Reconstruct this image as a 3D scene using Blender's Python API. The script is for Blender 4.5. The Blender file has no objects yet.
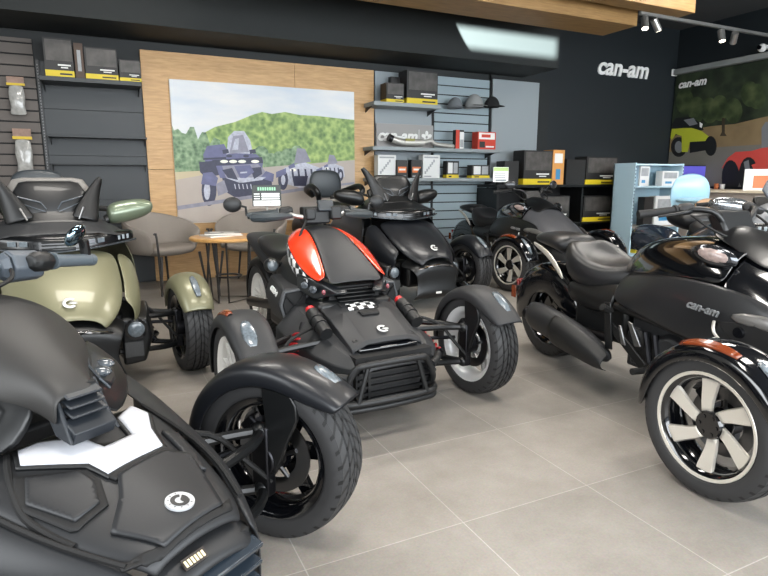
import bpy, bmesh, math, random
from mathutils import Vector, Matrix, Euler
random.seed(7)
sc=bpy.context.scene
COL=sc.collection
PI=math.pi
# ------------------------------------------------------------------ camera model (used to place things on known walls / floor)
F_PX=575.; PITCH=math.radians(10.6); YAW=math.radians(25.7); CAMH=1.18
def ray(px,py):
    x=(px-384)/F_PX; y=(288-py)/F_PX
    fw=math.cos(PITCH)+y*math.sin(PITCH); up=y*math.cos(PITCH)-math.sin(PITCH)
    return Vector((fw*math.sin(YAW)+x*math.cos(YAW), fw*math.cos(YAW)-x*math.sin(YAW), up))
EYE=Vector((0,0,CAMH))
def at_y(px,py,Y): r=ray(px,py); return EYE+r*(Y/r.y)
def at_x(px,py,X): r=ray(px,py); return EYE+r*(X/r.x)
def at_z(px,py,Z): r=ray(px,py); return EYE+r*((Z-CAMH)/r.z)
# ------------------------------------------------------------------ materials
def lin(c):
    if isinstance(c,str):
        c=c.lstrip('#'); c=[int(c[i:i+2],16)/255 for i in (0,2,4)]
    return tuple((v/12.92 if v<=.04045 else ((v+.055)/1.055)**2.4) for v in c)+(1,)
MATS={}
def M(name,col='#808080',rough=.5,metal=0.,coat=0.,noise=0.,nscale=40.,bump=0.,trans=0.,emit=0.,ecol=None,spec=.5,alpha=1.,ior=1.45):
    if name in MATS: return MATS[name]
    m=bpy.data.materials.new(name); m.use_nodes=True
    nt=m.node_tree; b=nt.nodes['Principled BSDF']
    b.inputs['Base Color'].default_value=lin(col); b.inputs['Roughness'].default_value=rough
    b.inputs['Metallic'].default_value=metal; b.inputs['Coat Weight'].default_value=coat; b.inputs['Coat Roughness'].default_value=.04
    b.inputs['Transmission Weight'].default_value=trans; b.inputs['Specular IOR Level'].default_value=spec
    b.inputs['Alpha'].default_value=alpha; b.inputs['IOR'].default_value=ior
    if emit: b.inputs['Emission Color'].default_value=lin(ecol or col); b.inputs['Emission Strength'].default_value=emit
    if noise or bump:
        tc=nt.nodes.new('ShaderNodeTexCoord'); n=nt.nodes.new('ShaderNodeTexNoise'); n.inputs['Scale'].default_value=nscale; n.inputs['Detail'].default_value=4
        nt.links.new(tc.outputs['Object'],n.inputs['Vector'])
        if noise:
            mx=nt.nodes.new('ShaderNodeMix'); mx.data_type='RGBA'; mx.blend_type='MIX'
            c=lin(col); lo=tuple(v*(1-noise) for v in c[:3])+(1,); hi=tuple(min(1,v*(1+noise)) for v in c[:3])+(1,)
            mx.inputs[6].default_value=lo; mx.inputs[7].default_value=hi
            nt.links.new(n.outputs['Fac'],mx.inputs[0]); nt.links.new(mx.outputs[2],b.inputs['Base Color'])
        if bump:
            bp=nt.nodes.new('ShaderNodeBump'); bp.inputs['Strength'].default_value=bump; bp.inputs['Distance'].default_value=.002
            nt.links.new(n.outputs['Fac'],bp.inputs['Height']); nt.links.new(bp.outputs['Normal'],b.inputs['Normal'])
    MATS[name]=m; return m
black_matte=M('black_plastic','#131415',.48,noise=.15,nscale=300,bump=.12)
black_gloss=M('black_gloss_paint','#07080b',.12,coat=1.)
black_satin=M('black_satin','#0f1011',.36)
dark_grey=M('dark_grey_plastic','#232426',.5,noise=.08,nscale=250,bump=.08)
graphite=M('graphite_paint','#2c2b2a',.5,metal=.2,noise=.06,nscale=300,bump=.06)
matte_black_paint=M('matte_black_paint','#16181c',.36,metal=.15,coat=.1)
dark_recess=M('dark_recess','#0a0a0b',.7)
rubber=M('rubber','#101010',.7)
steel=M('steel','#8d8d8d',.3,metal=1.)
chrome=M('chrome','#d8d8da',.1,metal=1.)
darksteel=M('dark_steel','#303033',.35,metal=.9)
alu=M('machined_aluminium','#ded9cf',.34,metal=.55)
white_paint=M('white_paint','#d9d6d0',.4,coat=.2)
silver_rim=M('silver_rim','#cfcfcf',.35,metal=.25)
seat_vinyl=M('seat_vinyl','#17181a',.36,bump=.25,nscale=350)
orange_paint=M('orange_paint','#e8391a',.25,coat=.6)
olive=M('olive_paint','#74725a',.4,metal=.3,coat=.2)
olive_m=M('olive_mirror_paint','#6f7a66',.32,metal=.35,coat=.5)
red_paint=M('red_paint','#b81f1c',.35,coat=.3)
amber=M('amber_lens','#6e2e10',.25,coat=.6)
lens=M('clear_lens','#5d656b',.22,coat=.6,noise=.7,nscale=70)
lamp_dark=M('lamp_dark','#15181b',.28,coat=.3)
smoke=M('smoked_screen','#07080a',.32,coat=.15)
clear_screen=M('clear_screen','#9aa6b0',.06,alpha=.35,coat=.6)
white_sticker=M('white_sticker','#b4b6bc',.5)
silver_paint=M('silver_paint','#7c7a78',.3,metal=.6,coat=.5)
mirror_glass=M('mirror_glass','#7f95a3',.06,metal=1.)
spring_black=M('spring_black','#1f1f21',.3,metal=.5)
def tyre_mat():
    m=bpy.data.materials.new('tyre_tread'); m.use_nodes=True; nt=m.node_tree; b=nt.nodes['Principled BSDF']
    b.inputs['Base Color'].default_value=lin('#1a1a1b'); b.inputs['Roughness'].default_value=.62
    N=nt.nodes.new; L=nt.links.new
    tc=N('ShaderNodeTexCoord'); sp=N('ShaderNodeSeparateXYZ'); L(tc.outputs['Object'],sp.inputs[0])
    def mth(op,a,bb=None):
        n=N('ShaderNodeMath'); n.operation=op
        for i,v in enumerate((a,bb)):
            if v is None: continue
            if isinstance(v,(int,float)): n.inputs[i].default_value=v
            else: L(v,n.inputs[i])
        return n.outputs[0]
    ang=mth('MULTIPLY',mth('ARCTAN2',sp.outputs[2],sp.outputs[0]),34/(2*PI))
    ay=mth('MULTIPLY',mth('ABSOLUTE',sp.outputs[1]),22.)
    fr=mth('FRACT',mth('ADD',ang,ay))
    groove=mth('LESS_THAN',fr,.26)
    rad=mth('SQRT',mth('ADD',mth('MULTIPLY',sp.outputs[0],sp.outputs[0]),mth('MULTIPLY',sp.outputs[2],sp.outputs[2])))
    mask=mth('GREATER_THAN',rad,.262)
    g=mth('MULTIPLY',groove,mask)
    h=mth('SUBTRACT',1.,g)
    bp=N('ShaderNodeBump'); bp.inputs['Strength'].default_value=1.; bp.inputs['Distance'].default_value=.006
    L(h,bp.inputs['Height']); L(bp.outputs['Normal'],b.inputs['Normal'])
    mx=N('ShaderNodeMix'); mx.data_type='RGBA'; mx.inputs[6].default_value=lin('#2b2b2c'); mx.inputs[7].default_value=lin('#060606')
    L(g,mx.inputs[0]); L(mx.outputs[2],b.inputs['Base Color'])
    return m
tyre_m=tyre_mat()
def checker_mat(scale):
    m=bpy.data.materials.new('checker_decal'); m.use_nodes=True; nt=m.node_tree; b=nt.nodes['Principled BSDF']
    tc=nt.nodes.new('ShaderNodeTexCoord'); mp=nt.nodes.new('ShaderNodeMapping'); ck=nt.nodes.new('ShaderNodeTexChecker')
    ck.inputs['Scale'].default_value=1; mp.inputs['Scale'].default_value=scale
    ck.inputs['Color1'].default_value=lin('#e2e2e0'); ck.inputs['Color2'].default_value=lin('#121214')
    nt.links.new(tc.outputs['Object'],mp.inputs[0]); nt.links.new(mp.outputs[0],ck.inputs['Vector']); nt.links.new(ck.outputs['Color'],b.inputs['Base Color'])
    b.inputs['Roughness'].default_value=.4
    return m
# ------------------------------------------------------------------ mesh builder
def spline(pts,k=5):
    P=[Vector(p) for p in pts]
    if len(P)<3: return P
    out=[]
    for i in range(len(P)-1):
        p0=P[max(i-1,0)];p1=P[i];p2=P[i+1];p3=P[min(i+2,len(P)-1)]
        for j in range(k):
            t=j/k
            out.append(.5*((2*p1)+(p2-p0)*t+(2*p0-5*p1+4*p2-p3)*t*t+(3*p1-p0-3*p2+p3)*t**3))
    out.append(P[-1]); return out
class G:
    def __init__(s): s.v=[];s.f=[];s.mi=[]
    def add(s,vs,fs,mi=0):
        o=len(s.v); s.v+= [tuple(v) for v in vs]; s.f+=[tuple(i+o for i in f) for f in fs]; s.mi+=[mi]*len(fs); return s
    def box(s,c,d,R=None,mi=0):
        c=Vector(c); vs=[]
        for k in (-.5,.5):
            for j in (-.5,.5):
                for i in (-.5,.5):
                    p=Vector((i*d[0],j*d[1],k*d[2]))
                    if R is not None: p=R@p
                    vs.append(c+p)
        return s.add(vs,[(0,2,3,1),(4,5,7,6),(0,1,5,4),(2,6,7,3),(0,4,6,2),(1,3,7,5)],mi)
    def tube(s,pts,r,n=8,mi=0,closed=False,smoothk=0):
        P=[Vector(p) for p in (spline(pts,smoothk) if smoothk else pts)]
        m=len(P); rr=r if isinstance(r,(list,tuple)) else [r]*m
        if len(rr)!=m: rr=[rr[0]+(rr[-1]-rr[0])*i/(m-1) for i in range(m)]
        T=[]
        for i in range(m):
            a=P[i-1] if (i>0 or closed) else P[i]; b=P[(i+1)%m] if (i<m-1 or closed) else P[i]
            T.append((b-a).normalized())
        up=Vector((0,0,1)) if abs(T[0].z)<.9 else Vector((1,0,0))
        nrm=(up-T[0]*up.dot(T[0])).normalized(); vs=[]
        for i in range(m):
            nrm=(nrm-T[i]*nrm.dot(T[i])).normalized(); bn=T[i].cross(nrm)
            for j in range(n):
                a=2*PI*j/n; vs.append(P[i]+(nrm*math.cos(a)+bn*math.sin(a))*rr[i])
        fs=[]
        for i in range(m if closed else m-1):
            i2=(i+1)%m
            for j in range(n):
                j2=(j+1)%n; fs.append((i*n+j,i*n+j2,i2*n+j2,i2*n+j))
        if not closed: fs.append(tuple(range(n-1,-1,-1))); fs.append(tuple((m-1)*n+j for j in range(n)))
        return s.add(vs,fs,mi)
    def lathe(s,prof,c=(0,0,0),R=None,n=32,mi=0,closed_prof=False):
        # prof (r,h), axis local Y
        c=Vector(c); m=len(prof); vs=[]
        for j in range(n):
            a=2*PI*j/n
            for r,h in prof:
                p=Vector((r*math.cos(a),h,r*math.sin(a)))
                if R is not None: p=R@p
                vs.append(c+p)
        fs=[]
        for j in range(n):
            j2=(j+1)%n
            for i in range(m if closed_prof else m-1):
                i2=(i+1)%m; fs.append((j*m+i,j*m+i2,j2*m+i2,j2*m+i))
        return s.add(vs,fs,mi)
    def grid(s,rows,mi=0,flip=False):
        n=len(rows[0]); vs=[p for r in rows for p in r]; fs=[]
        for i in range(len(rows)-1):
            for j in range(n-1):
                q=(i*n+j,i*n+j+1,(i+1)*n+j+1,(i+1)*n+j); fs.append(q[::-1] if flip else q)
        return s.add(vs,fs,mi)
    def hull(s,rows,mi=0):
        n=len(rows[0]); vs=[p for r in rows for p in r]; fs=[]
        for i in range(len(rows)-1):
            for j in range(n):
                j2=(j+1)%n; fs.append((i*n+j,i*n+j2,(i+1)*n+j2,(i+1)*n+j))
        fs.append(tuple(range(n-1,-1,-1))); fs.append(tuple((len(rows)-1)*n+j for j in range(n)))
        return s.add(vs,fs,mi)
    def ell(s,c,r,R=None,mi=0,n=16,m=10):
        c=Vector(c); vs=[];fs=[]
        for i in range(m+1):
            t=PI*i/m
            for j in range(n):
                a=2*PI*j/n; p=Vector((r[0]*math.sin(t)*math.cos(a),r[1]*math.sin(t)*math.sin(a),r[2]*math.cos(t)))
                if R is not None: p=R@p
                vs.append(c+p)
        for i in range(m):
            for j in range(n):
                j2=(j+1)%n; fs.append((i*n+j,(i+1)*n+j,(i+1)*n+j2,i*n+j2))
        return s.add(vs,fs,mi)
    def prism(s,poly,vec,mi=0):
        n=len(poly); vec=Vector(vec); P=[Vector(p) for p in poly]
        vs=P+[p+vec for p in P]
        fs=[tuple(range(n-1,-1,-1)),tuple(range(n,2*n))]+[(i,(i+1)%n,n+(i+1)%n,n+i) for i in range(n)]
        return s.add(vs,fs,mi)
    def poly(s,pts,mi=0): return s.add(pts,[tuple(range(len(pts)))],mi)
    def obj(s,name,mats,parent=None,loc=(0,0,0),rot=(0,0,0),sub=0,solid=0,soff=0,bevel=0,ang=38,weld=True):
        me=bpy.data.meshes.new(name); me.from_pydata([tuple(v) for v in s.v],[],s.f)
        for m in (mats if isinstance(mats,(list,tuple)) else [mats]): me.materials.append(m)
        for p,i in zip(me.polygons,s.mi): p.material_index=i
        if weld:
            bm=bmesh.new(); bm.from_mesh(me); bmesh.ops.remove_doubles(bm,verts=bm.verts,dist=1e-5); bmesh.ops.recalc_face_normals(bm,faces=bm.faces); bm.to_mesh(me); bm.free()
        for p in me.polygons: p.use_smooth=True
        if not sub: me.set_sharp_from_angle(angle=math.radians(ang))
        o=bpy.data.objects.new(name,me); COL.objects.link(o); o.location=loc; o.rotation_euler=rot
        if parent is not None: o.parent=parent
        if solid: md=o.modifiers.new('solid','SOLIDIFY'); md.thickness=solid; md.offset=soff
        if bevel: md=o.modifiers.new('bevel','BEVEL'); md.width=bevel; md.segments=2; md.limit_method='ANGLE'; md.angle_limit=math.radians(40)
        if sub: md=o.modifiers.new('sub','SUBSURF'); md.levels=sub; md.render_levels=sub
        return o
def tag(o,label,cat,group=None,kind=None):
    o['label']=label; o['category']=cat
    if group: o['group']=group
    if kind: o['kind']=kind
    return o
def thing(name,label,cat,loc=(0,0,0),rz=0,scale=1,group=None):
    o=bpy.data.objects.new(name,None); COL.objects.link(o); o.location=loc; o.rotation_euler=(0,0,rz); o.scale=(scale,)*3; o.empty_display_size=.1
    return tag(o,label,cat,group)
def struct(o): o['kind']='structure'; return o
def half(rows,side=0):
    out=[]
    for x,pts in rows:
        P=[(x,p[0],p[1]) if len(p)==2 else tuple(p) for p in pts]
        if side: out.append([(a,b*side,c) for a,b,c in P])
        else:
            L=[(a,-b,c) for a,b,c in reversed(P)]
            if abs(P[0][1])<1e-6: L=L[:-1]
            out.append(L+P)
    return out
def shell(name,rows,mat,parent,side=0,thick=.008,sub=2,**k):
    return G().grid(half(rows,side)).obj(name,mat,parent,sub=sub,solid=thick,**k)
def closedrows(rows):
    out=[]
    for x,pts in rows:
        P=[(x,p[0],p[1]) if len(p)==2 else tuple(p) for p in pts]
        L=[(a,-b,c) for a,b,c in reversed(P) if abs(b)>1e-6]
        out.append(P+L)
    return out
def blob(name,rows,mat,parent,sub=2,**k):
    return G().hull(closedrows(rows)).obj(name,mat,parent,sub=sub,**k)
def text(name,s,size,mat,parent=None,mtx=Matrix(),shear=0,ext=.002,off=0,sx=1.):
    cu=bpy.data.curves.new(name,'FONT'); cu.body=s; cu.size=size; cu.shear=shear; cu.extrude=ext; cu.offset=off; cu.align_x='CENTER'; cu.align_y='CENTER'; cu.resolution_u=3
    t=bpy.data.objects.new(name,cu); COL.objects.link(t); bpy.context.view_layer.update()
    me=bpy.data.meshes.new_from_object(t.evaluated_get(bpy.context.evaluated_depsgraph_get()))
    bpy.data.objects.remove(t); me.name=name
    me.materials.clear(); me.materials.append(mat)
    me.transform(mtx@Matrix.Diagonal((sx,1,1,1)))
    o=bpy.data.objects.new(name,me); COL.objects.link(o)
    if parent is not None: o.parent=parent
    return o
def frame(o,u,v):
    u=Vector(u).normalized(); w=u.cross(Vector(v)).normalized(); v=w.cross(u)
    m=Matrix((u,v,w)).transposed().to_4x4(); m.translation=Vector(o); return m
def badge(parent,pos,u,v,r,name='badge'):
    # round emblem: pale ring with dark marks round a half dark disc with a C
    g=G(); m=frame(pos,u,v)
    def T(p): return m@Vector(p)
    n=28
    def disc(r0,z,mi,a0=0,a1=2*PI,rin=0):
        k=n
        if rin: 
            A=[T((rin*math.cos(a0+(a1-a0)*i/k),rin*math.sin(a0+(a1-a0)*i/k),z)) for i in range(k+1)]
            B=[T((r0*math.cos(a0+(a1-a0)*i/k),r0*math.sin(a0+(a1-a0)*i/k),z)) for i in range(k+1)]
            g.grid([A,B],mi)
        else: g.poly([T((r0*math.cos(a0+(a1-a0)*i/k),r0*math.sin(a0+(a1-a0)*i/k),z)) for i in range(k)],mi)
    pr=[T((r*math.cos(2*PI*i/n),r*math.sin(2*PI*i/n),-.003)) for i in range(n)]
    g.prism(pr,m.to_3x3()@Vector((0,0,.0055)),0)
    disc(r*.66,.0035,1,math.radians(40),math.radians(320),r*.34)
    disc(r*.62,.0036,1,math.radians(-95),math.radians(25),r*.05)
    for i in range(8):
        a=math.radians(60+i*33)
        c=Vector((r*.83*math.cos(a),r*.83*math.sin(a),.0036)); t=Vector((-math.sin(a),math.cos(a),0))*r*.06; q=Vector((math.cos(a),math.sin(a),0))*r*.09
        g.poly([T(c-t-q),T(c+t-q),T(c+q)],1)
    return g.obj(name,[M('badge_silver','#b2b4b6',.3,metal=.2),M('badge_dark','#17181a',.3)],parent,ang=20)
def badge_c(parent,pos,u,v,r,mat=None,name='badge'):
    g=G(); m=frame(pos,u,v)
    A=[];B=[]
    for i in range(19):
        a=math.radians(45+270*i/18); A.append(m@Vector((.55*r*math.cos(a),.55*r*math.sin(a),.002))); B.append(m@Vector((r*math.cos(a),r*math.sin(a),.002)))
    g.grid([A,B])
    A=[m@Vector((x*r,y*r,.002)) for x,y in((-.25,-.12),(.95,-.3),(.9,.05),(.1,.2))]; g.poly(A)
    return g.obj(name,mat or M('badge_white','#d6d6d4',.3,metal=.3),parent,solid=.002)
from mathutils.bvhtree import BVHTree
def drape(name,poly,z0,mats,parent,target,thick=.003,res=.02,rim=0,axis='z'):
    """polygon in local x,y laid on the target's surface (both in the same local frame)"""
    dg=bpy.context.evaluated_depsgraph_get(); bpy.context.view_layer.update()
    ev=target.evaluated_get(dg); me=ev.to_mesh(); bv=BVHTree.FromPolygons([v.co.copy() for v in me.vertices],[tuple(p.vertices) for p in me.polygons])
    bm=bmesh.new(); vs=[bm.verts.new((x,y,0)) for x,y in poly]; bm.faces.new(vs)
    bmesh.ops.triangulate(bm,faces=bm.faces)
    for _ in range(7):
        es=[e for e in bm.edges if e.calc_length()>res]
        if not es: break
        bmesh.ops.subdivide_edges(bm,edges=es,cuts=1); bmesh.ops.triangulate(bm,faces=bm.faces)
    for v in bm.verts:
        if axis=='z':
            h=bv.ray_cast(Vector((v.co.x,v.co.y,z0)),Vector((0,0,-1)))
            if h[0]: v.co.z=h[0].z+thick*.5
            else:
                h=bv.find_nearest(Vector((v.co.x,v.co.y,z0-.4))); v.co.z=h[0].z+thick*.5
        else:
            a,b=v.co.x,v.co.y; s=1 if z0>0 else -1
            h=bv.ray_cast(Vector((a,z0,b)),Vector((0,-s,0)))
            y=h[0].y if h[0] else (bv.find_nearest(Vector((a,z0*.5,b)))[0].y)
            v.co=Vector((a,y+s*thick*.5,b))
    mm=bpy.data.meshes.new(name); bm.to_mesh(mm); bm.free(); mm.materials.append(mats)
    ev.to_mesh_clear()
    for p in mm.polygons: p.use_smooth=True
    o=bpy.data.objects.new(name,mm); COL.objects.link(o); o.parent=parent
    md=o.modifiers.new('solid','SOLIDIFY'); md.thickness=thick; md.offset=0
    return o
def surf(target,x,y,z0=1.2):
    bpy.context.view_layer.update(); dg=bpy.context.evaluated_depsgraph_get(); ev=target.evaluated_get(dg)
    ok,loc,nor,i=ev.ray_cast(Vector((x,y,z0)),Vector((0,0,-1)))
    return (loc,nor) if ok else (Vector((x,y,.5)),Vector((0,0,1)))
# ================================================================== ROOM
XL,XR,YF,YB,ZC=-2.7,9.2,-2.4,7.32,3.73
def floor_mat():
    m=bpy.data.materials.new('porcelain_tiles'); m.use_nodes=True; nt=m.node_tree; b=nt.nodes['Principled BSDF']; N=nt.nodes.new; L=nt.links.new
    tc=N('ShaderNodeTexCoord'); mp=N('ShaderNodeMapping'); mp.inputs['Location'].default_value=(-.468,-.376,0)
    L(tc.outputs['Object'],mp.inputs[0])
    br=N('ShaderNodeTexBrick'); br.offset=0; br.inputs['Scale'].default_value=1; br.inputs['Brick Width'].default_value=.577; br.inputs['Row Height'].default_value=.577
    br.inputs['Mortar Size'].default_value=.0022; br.inputs['Mortar Smooth'].default_value=.2
    br.inputs['Color1'].default_value=lin('#8a837a'); br.inputs['Color2'].default_value=lin('#948c82'); br.inputs['Mortar'].default_value=lin('#a9a39a')
    L(mp.outputs[0],br.inputs['Vector'])
    n=N('ShaderNodeTexNoise'); n.inputs['Scale'].default_value=3.2; n.inputs['Detail'].default_value=9; n.inputs['Roughness'].default_value=.7; L(tc.outputs['Object'],n.inputs['Vector'])
    rp=N('ShaderNodeValToRGB'); rp.color_ramp.elements[0].position=.35; rp.color_ramp.elements[0].color=lin('#c2beb8'); rp.color_ramp.elements[1].position=.7; rp.color_ramp.elements[1].color=(1,1,1,1)
    L(n.outputs['Fac'],rp.inputs[0])
    mx=N('ShaderNodeMix'); mx.data_type='RGBA'; mx.blend_type='MULTIPLY'; mx.inputs[0].default_value=.55; L(br.outputs['Color'],mx.inputs[6]); L(rp.outputs[0],mx.inputs[7])
    n2=N('ShaderNodeTexNoise'); n2.inputs['Scale'].default_value=120; n2.inputs['Detail'].default_value=3; L(tc.outputs['Object'],n2.inputs['Vector'])
    mx2=N('ShaderNodeMix'); mx2.data_type='RGBA'; mx2.blend_type='OVERLAY'; mx2.inputs[0].default_value=.25; L(mx.outputs[2],mx2.inputs[6]); L(n2.outputs['Color'],mx2.inputs[7])
    hs=N('ShaderNodeHueSaturation'); hs.inputs['Saturation'].default_value=.75; L(mx2.outputs[2],hs.inputs['Color'])
    L(hs.outputs[0],b.inputs['Base Color']); b.inputs['Roughness'].default_value=.42; b.inputs['Specular IOR Level'].default_value=.4
    return m
def wood_mat(name,c1,c2,scale=(1,1,1),axis=0,rough=.45):
    m=bpy.data.materials.new(name); m.use_nodes=True; nt=m.node_tree; b=nt.nodes['Principled BSDF']; N=nt.nodes.new; L=nt.links.new
    tc=N('ShaderNodeTexCoord'); mp=N('ShaderNodeMapping'); mp.inputs['Scale'].default_value=scale; L(tc.outputs['Object'],mp.inputs[0])
    n=N('ShaderNodeTexNoise'); n.inputs['Scale'].default_value=6; n.inputs['Detail'].default_value=6; n.inputs['Distortion'].default_value=.6; L(mp.outputs[0],n.inputs['Vector'])
    r=N('ShaderNodeValToRGB'); r.color_ramp.elements[0].position=.3; r.color_ramp.elements[0].color=lin(c1); r.color_ramp.elements[1].position=.7; r.color_ramp.elements[1].color=lin(c2)
    L(n.outputs['Fac'],r.inputs[0]); L(r.outputs[0],b.inputs['Base Color']); b.inputs['Roughness'].default_value=rough
    return m
oak=wood_mat('oak_panel','#a98353','#c29b68',(1,3,9))
oak_raft=wood_mat('oak_ceiling_raft','#7d5f38','#987649',(.8,4,9))
table_oak=wood_mat('table_oak','#b8894f','#cfa164',(1,8,1),rough=.35)
wall_dark=M('dark_wall_paint','#181c1c',.7,noise=.06,nscale=3)
wall_teal=M('dark_blue_wall_paint','#131a1e',.6,noise=.06,nscale=3)
ceil_m=M('ceiling_paint','#3a3c3d',.9)
slat_m=M('slatwall_grey','#87969c',.5); slat_brown=M('slatwall_brown_grey','#57504b',.55)
panel_m=M('grey_metal_panel','#303335',.45,metal=.2)
panel_l=M('pale_grey_panel','#858d91',.5)
f=G().poly([(XL,YF,0),(XR,YF,0),(XR,YB,0),(XL,YB,0)]).obj('floor',floor_mat()); struct(f)
struct(G().box(((XL+XR)/2,(YF+YB)/2,ZC+.05),(XR-XL,YB-YF,.1)).obj('ceiling',ceil_m))
struct(G().box(((XL+XR)/2,YB+.05,ZC/2),(XR-XL+.2,.1,ZC)).obj('wall_back',wall_teal))
struct(G().box((XR+.05,(YF+YB)/2,ZC/2),(.1,YB-YF,ZC)).obj('wall_right',wall_teal))
struct(G().box((XL-.05,(YF+YB)/2,ZC/2),(.1,YB-YF,ZC)).obj('wall_left',M('off_white_wall','#b9b7b2',.8)))
bx=at_y(560,40,6.52).x; bz=at_y(256,36,6.52).z
struct(G().box(((XL+bx)/2,6.92,(bz+ZC)/2),(bx-XL,.8,ZC-bz),mi=0).obj('trim_1',wall_dark))
# lower dark wall lining left of the recess
lx=at_y(549,100,7.29).x
struct(G().box(((XL+lx)/2,7.30,bz/2),(lx-XL,.04,bz-.01)).obj('trim_2',M('wall_lining','#161a1b',.6)))
# shopfront behind the camera: wall with open glazing
g=G(); fw=M('shopfront_frame','#3b3d40',.5)
g.box(((XL+XR)/2,YF-.05,3.5),(XR-XL,.1,.46)); g.box(((XL+XR)/2,YF-.05,.05),(XR-XL,.1,.1))
for k in range(7): g.box((XL+(XR-XL)*k/6,YF-.05,1.7),(.1,.1,3.2))
struct(g.obj('wall_front',fw))
# slatwall panels
def slatwall(name,label,x0,x1,z0,z1,pitch,mat,Y=7.28,offset=0):
    t=thing(name,label,'wall panel',((x0+x1)/2,Y,z0))
    g=G(); w=x1-x0; z=0; H=z1-z0; n=int(H/pitch)
    g.box((0,-.004,H/2),(w,.008,H),mi=1)
    while z<H-.01:
        h=min(pitch-.016,H-z); g.box((0,-.016,z+h/2),(w,.016,h)); z+=pitch
    g.obj('slat_board',[mat,dark_recess],t,weld=False); return t
lw0=-1.75; lw1=at_y(43,120,7.26).x-.03
slatwall('slatwall_panel','brown grey slatted display wall at the far left of the back wall',lw0,lw1,0,at_y(20,38,7.26).z,.112,slat_brown)
pL=at_y(374,120,7.26).x; pM=at_y(433,120,7.26).x; pR=at_y(490,120,7.26).x
slatwall('slatwall_panel','pale grey slatted display wall behind the hanging caps',pM+.02,pR-.03,0,at_y(460,78,7.26).z,.125,slat_m)
slatwall('slatwall_panel','grey slatted display wall under the shelf of white boxes',pL,pM-.02,0,at_y(400,185,7.26).z,.125,slat_m)
t=thing('shelf_back_panel','smooth grey metal back panel between oak wall panel and slatted wall','wall panel',((pL+pM)/2,7.27,at_y(400,185,7.26).z+.01))
hh=at_y(400,73,7.26).z-t.location.z
G().box((0,0,hh/2),(pM-pL-.03,.02,hh)).obj('sheet',panel_l,t)
for px,zz,lab in ((433,0,'slotted black shelf upright between the smooth panel and slatted wall'),(490,0,'slotted black shelf upright at the right end of the slatted wall'),(373,0,'slotted black shelf upright beside the oak wall panel')):
    x=at_y(px,120,7.24).x; zt=at_y(px,74,7.24).z
    g=G().box((x,7.25,zt/2),(.022,.035,zt))
    for k in range(40): g.box((x,7.231,zt-.05-k*.03),(.008,.004,.014),mi=1)
    tag(g.obj('shelf_upright',[black_satin,dark_recess],weld=False),lab,'shelf upright')
x0=at_y(491,120,7.27).x; x1=at_y(537,120,7.27).x; z1=at_y(515,81,7.27).z
tag(G().box(((x0+x1)/2,7.265,z1/2),(x1-x0,.03,z1)).obj('wall_board',panel_l,bevel=.003),'plain tall grey wall board right of the slatted wall','wall panel')
# oak panel with picture
ox0,ox1=at_y(139,50,7.25).x,at_y(373,71,7.25).x; oz=at_y(255,60,7.25).z
t=thing('wood_wall_panel','oak veneer wall panel behind the large road picture','wall panel',((ox0+ox1)/2,7.25,0))
g=G(); W=ox1-ox0
for (a,b,c,d) in ((0,W*.3,0,oz*.5),(W*.3,W,0,oz*.5),(0,W*.62,oz*.5,oz),(W*.62,W,oz*.5,oz)):
    g.box((-W/2+(a+b)/2,.0,(c+d)/2),(b-a-.004,.06,d-c-.004))
g.obj('veneer_board',oak,t,bevel=.002)
# left grey shelf unit
ux0,ux1=at_y(45,140,7.26).x,at_y(147,140,7.26).x; uz=at_y(60,62,7.26).z
t=thing('shelf_back_panel','dark grey metal back panel under the left shelf of boxes','wall panel',((ux0+ux1)/2,7.27,.0))
g=G()
for k in range(5):
    z0=uz*k/5; g.box((0,0,z0+uz/10),(ux1-ux0,.02,uz/5-.006))
g.obj('sheet',panel_m,t)
for px in (45,): 
    x=at_y(px,140,7.24).x; g=G().box((x,7.245,uz/2),(.03,.035,uz))
    for k in range(60): g.box((x,7.226,uz-.05-k*.03),(.008,.004,.014),mi=1)
    tag(g.obj('shelf_upright',[black_satin,M('slot_grey','#77797a',.5)],weld=False),'slotted black shelf upright beside the brown grey slatted wall','shelf upright')
def wall_shelf(label,px0,px1,py,depth,mat,th=.03,brackets=True,extra=0):
    Yf=7.24-depth; a=at_y(px0,py,Yf); b=at_y(px1,py,Yf); z=(a.z+b.z)/2
    t=thing('wall_shelf',label,'shelf',((a.x+b.x)/2,7.24,z))
    w=b.x-a.x
    G().box((0,-depth/2,-th/2),(w,depth,th)).obj('board',mat,t,bevel=.003)
    if brackets:
        for s in (-1,1): G().prism([(s*(w/2-.02),0,-th),(s*(w/2-.02),0,-th-.07),(s*(w/2-.02),-depth*.7,-th)],(.006,0,0)).obj('bracket',black_satin,t)
    return t,z,Yf,a.x,b.x
S1=wall_shelf('dark grey wall shelf carrying the row of yellow striped cartons at left',39,141,78.5,.32,panel_m,.045)
S1b=wall_shelf('empty thin grey wall shelf under the cartons at left',47,147,136,.2,panel_m,.02)
S1c=wall_shelf('lowest empty grey wall shelf above the green motorcycle',50,147,164,.1,panel_m,.012)
SA=wall_shelf('short top wall shelf with large black carton beside the caps',374,441,103,.34,M('shelf_pale','#7f8688',.45,metal=.1),.05)
SB=wall_shelf('long grey wall shelf holding a silver exhaust pipe',373,500,148,.34,M('shelf_pale'),.045)
SC=wall_shelf('long grey wall shelf holding white boxes and bottles',373,500,178,.34,M('shelf_pale'),.045)
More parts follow.
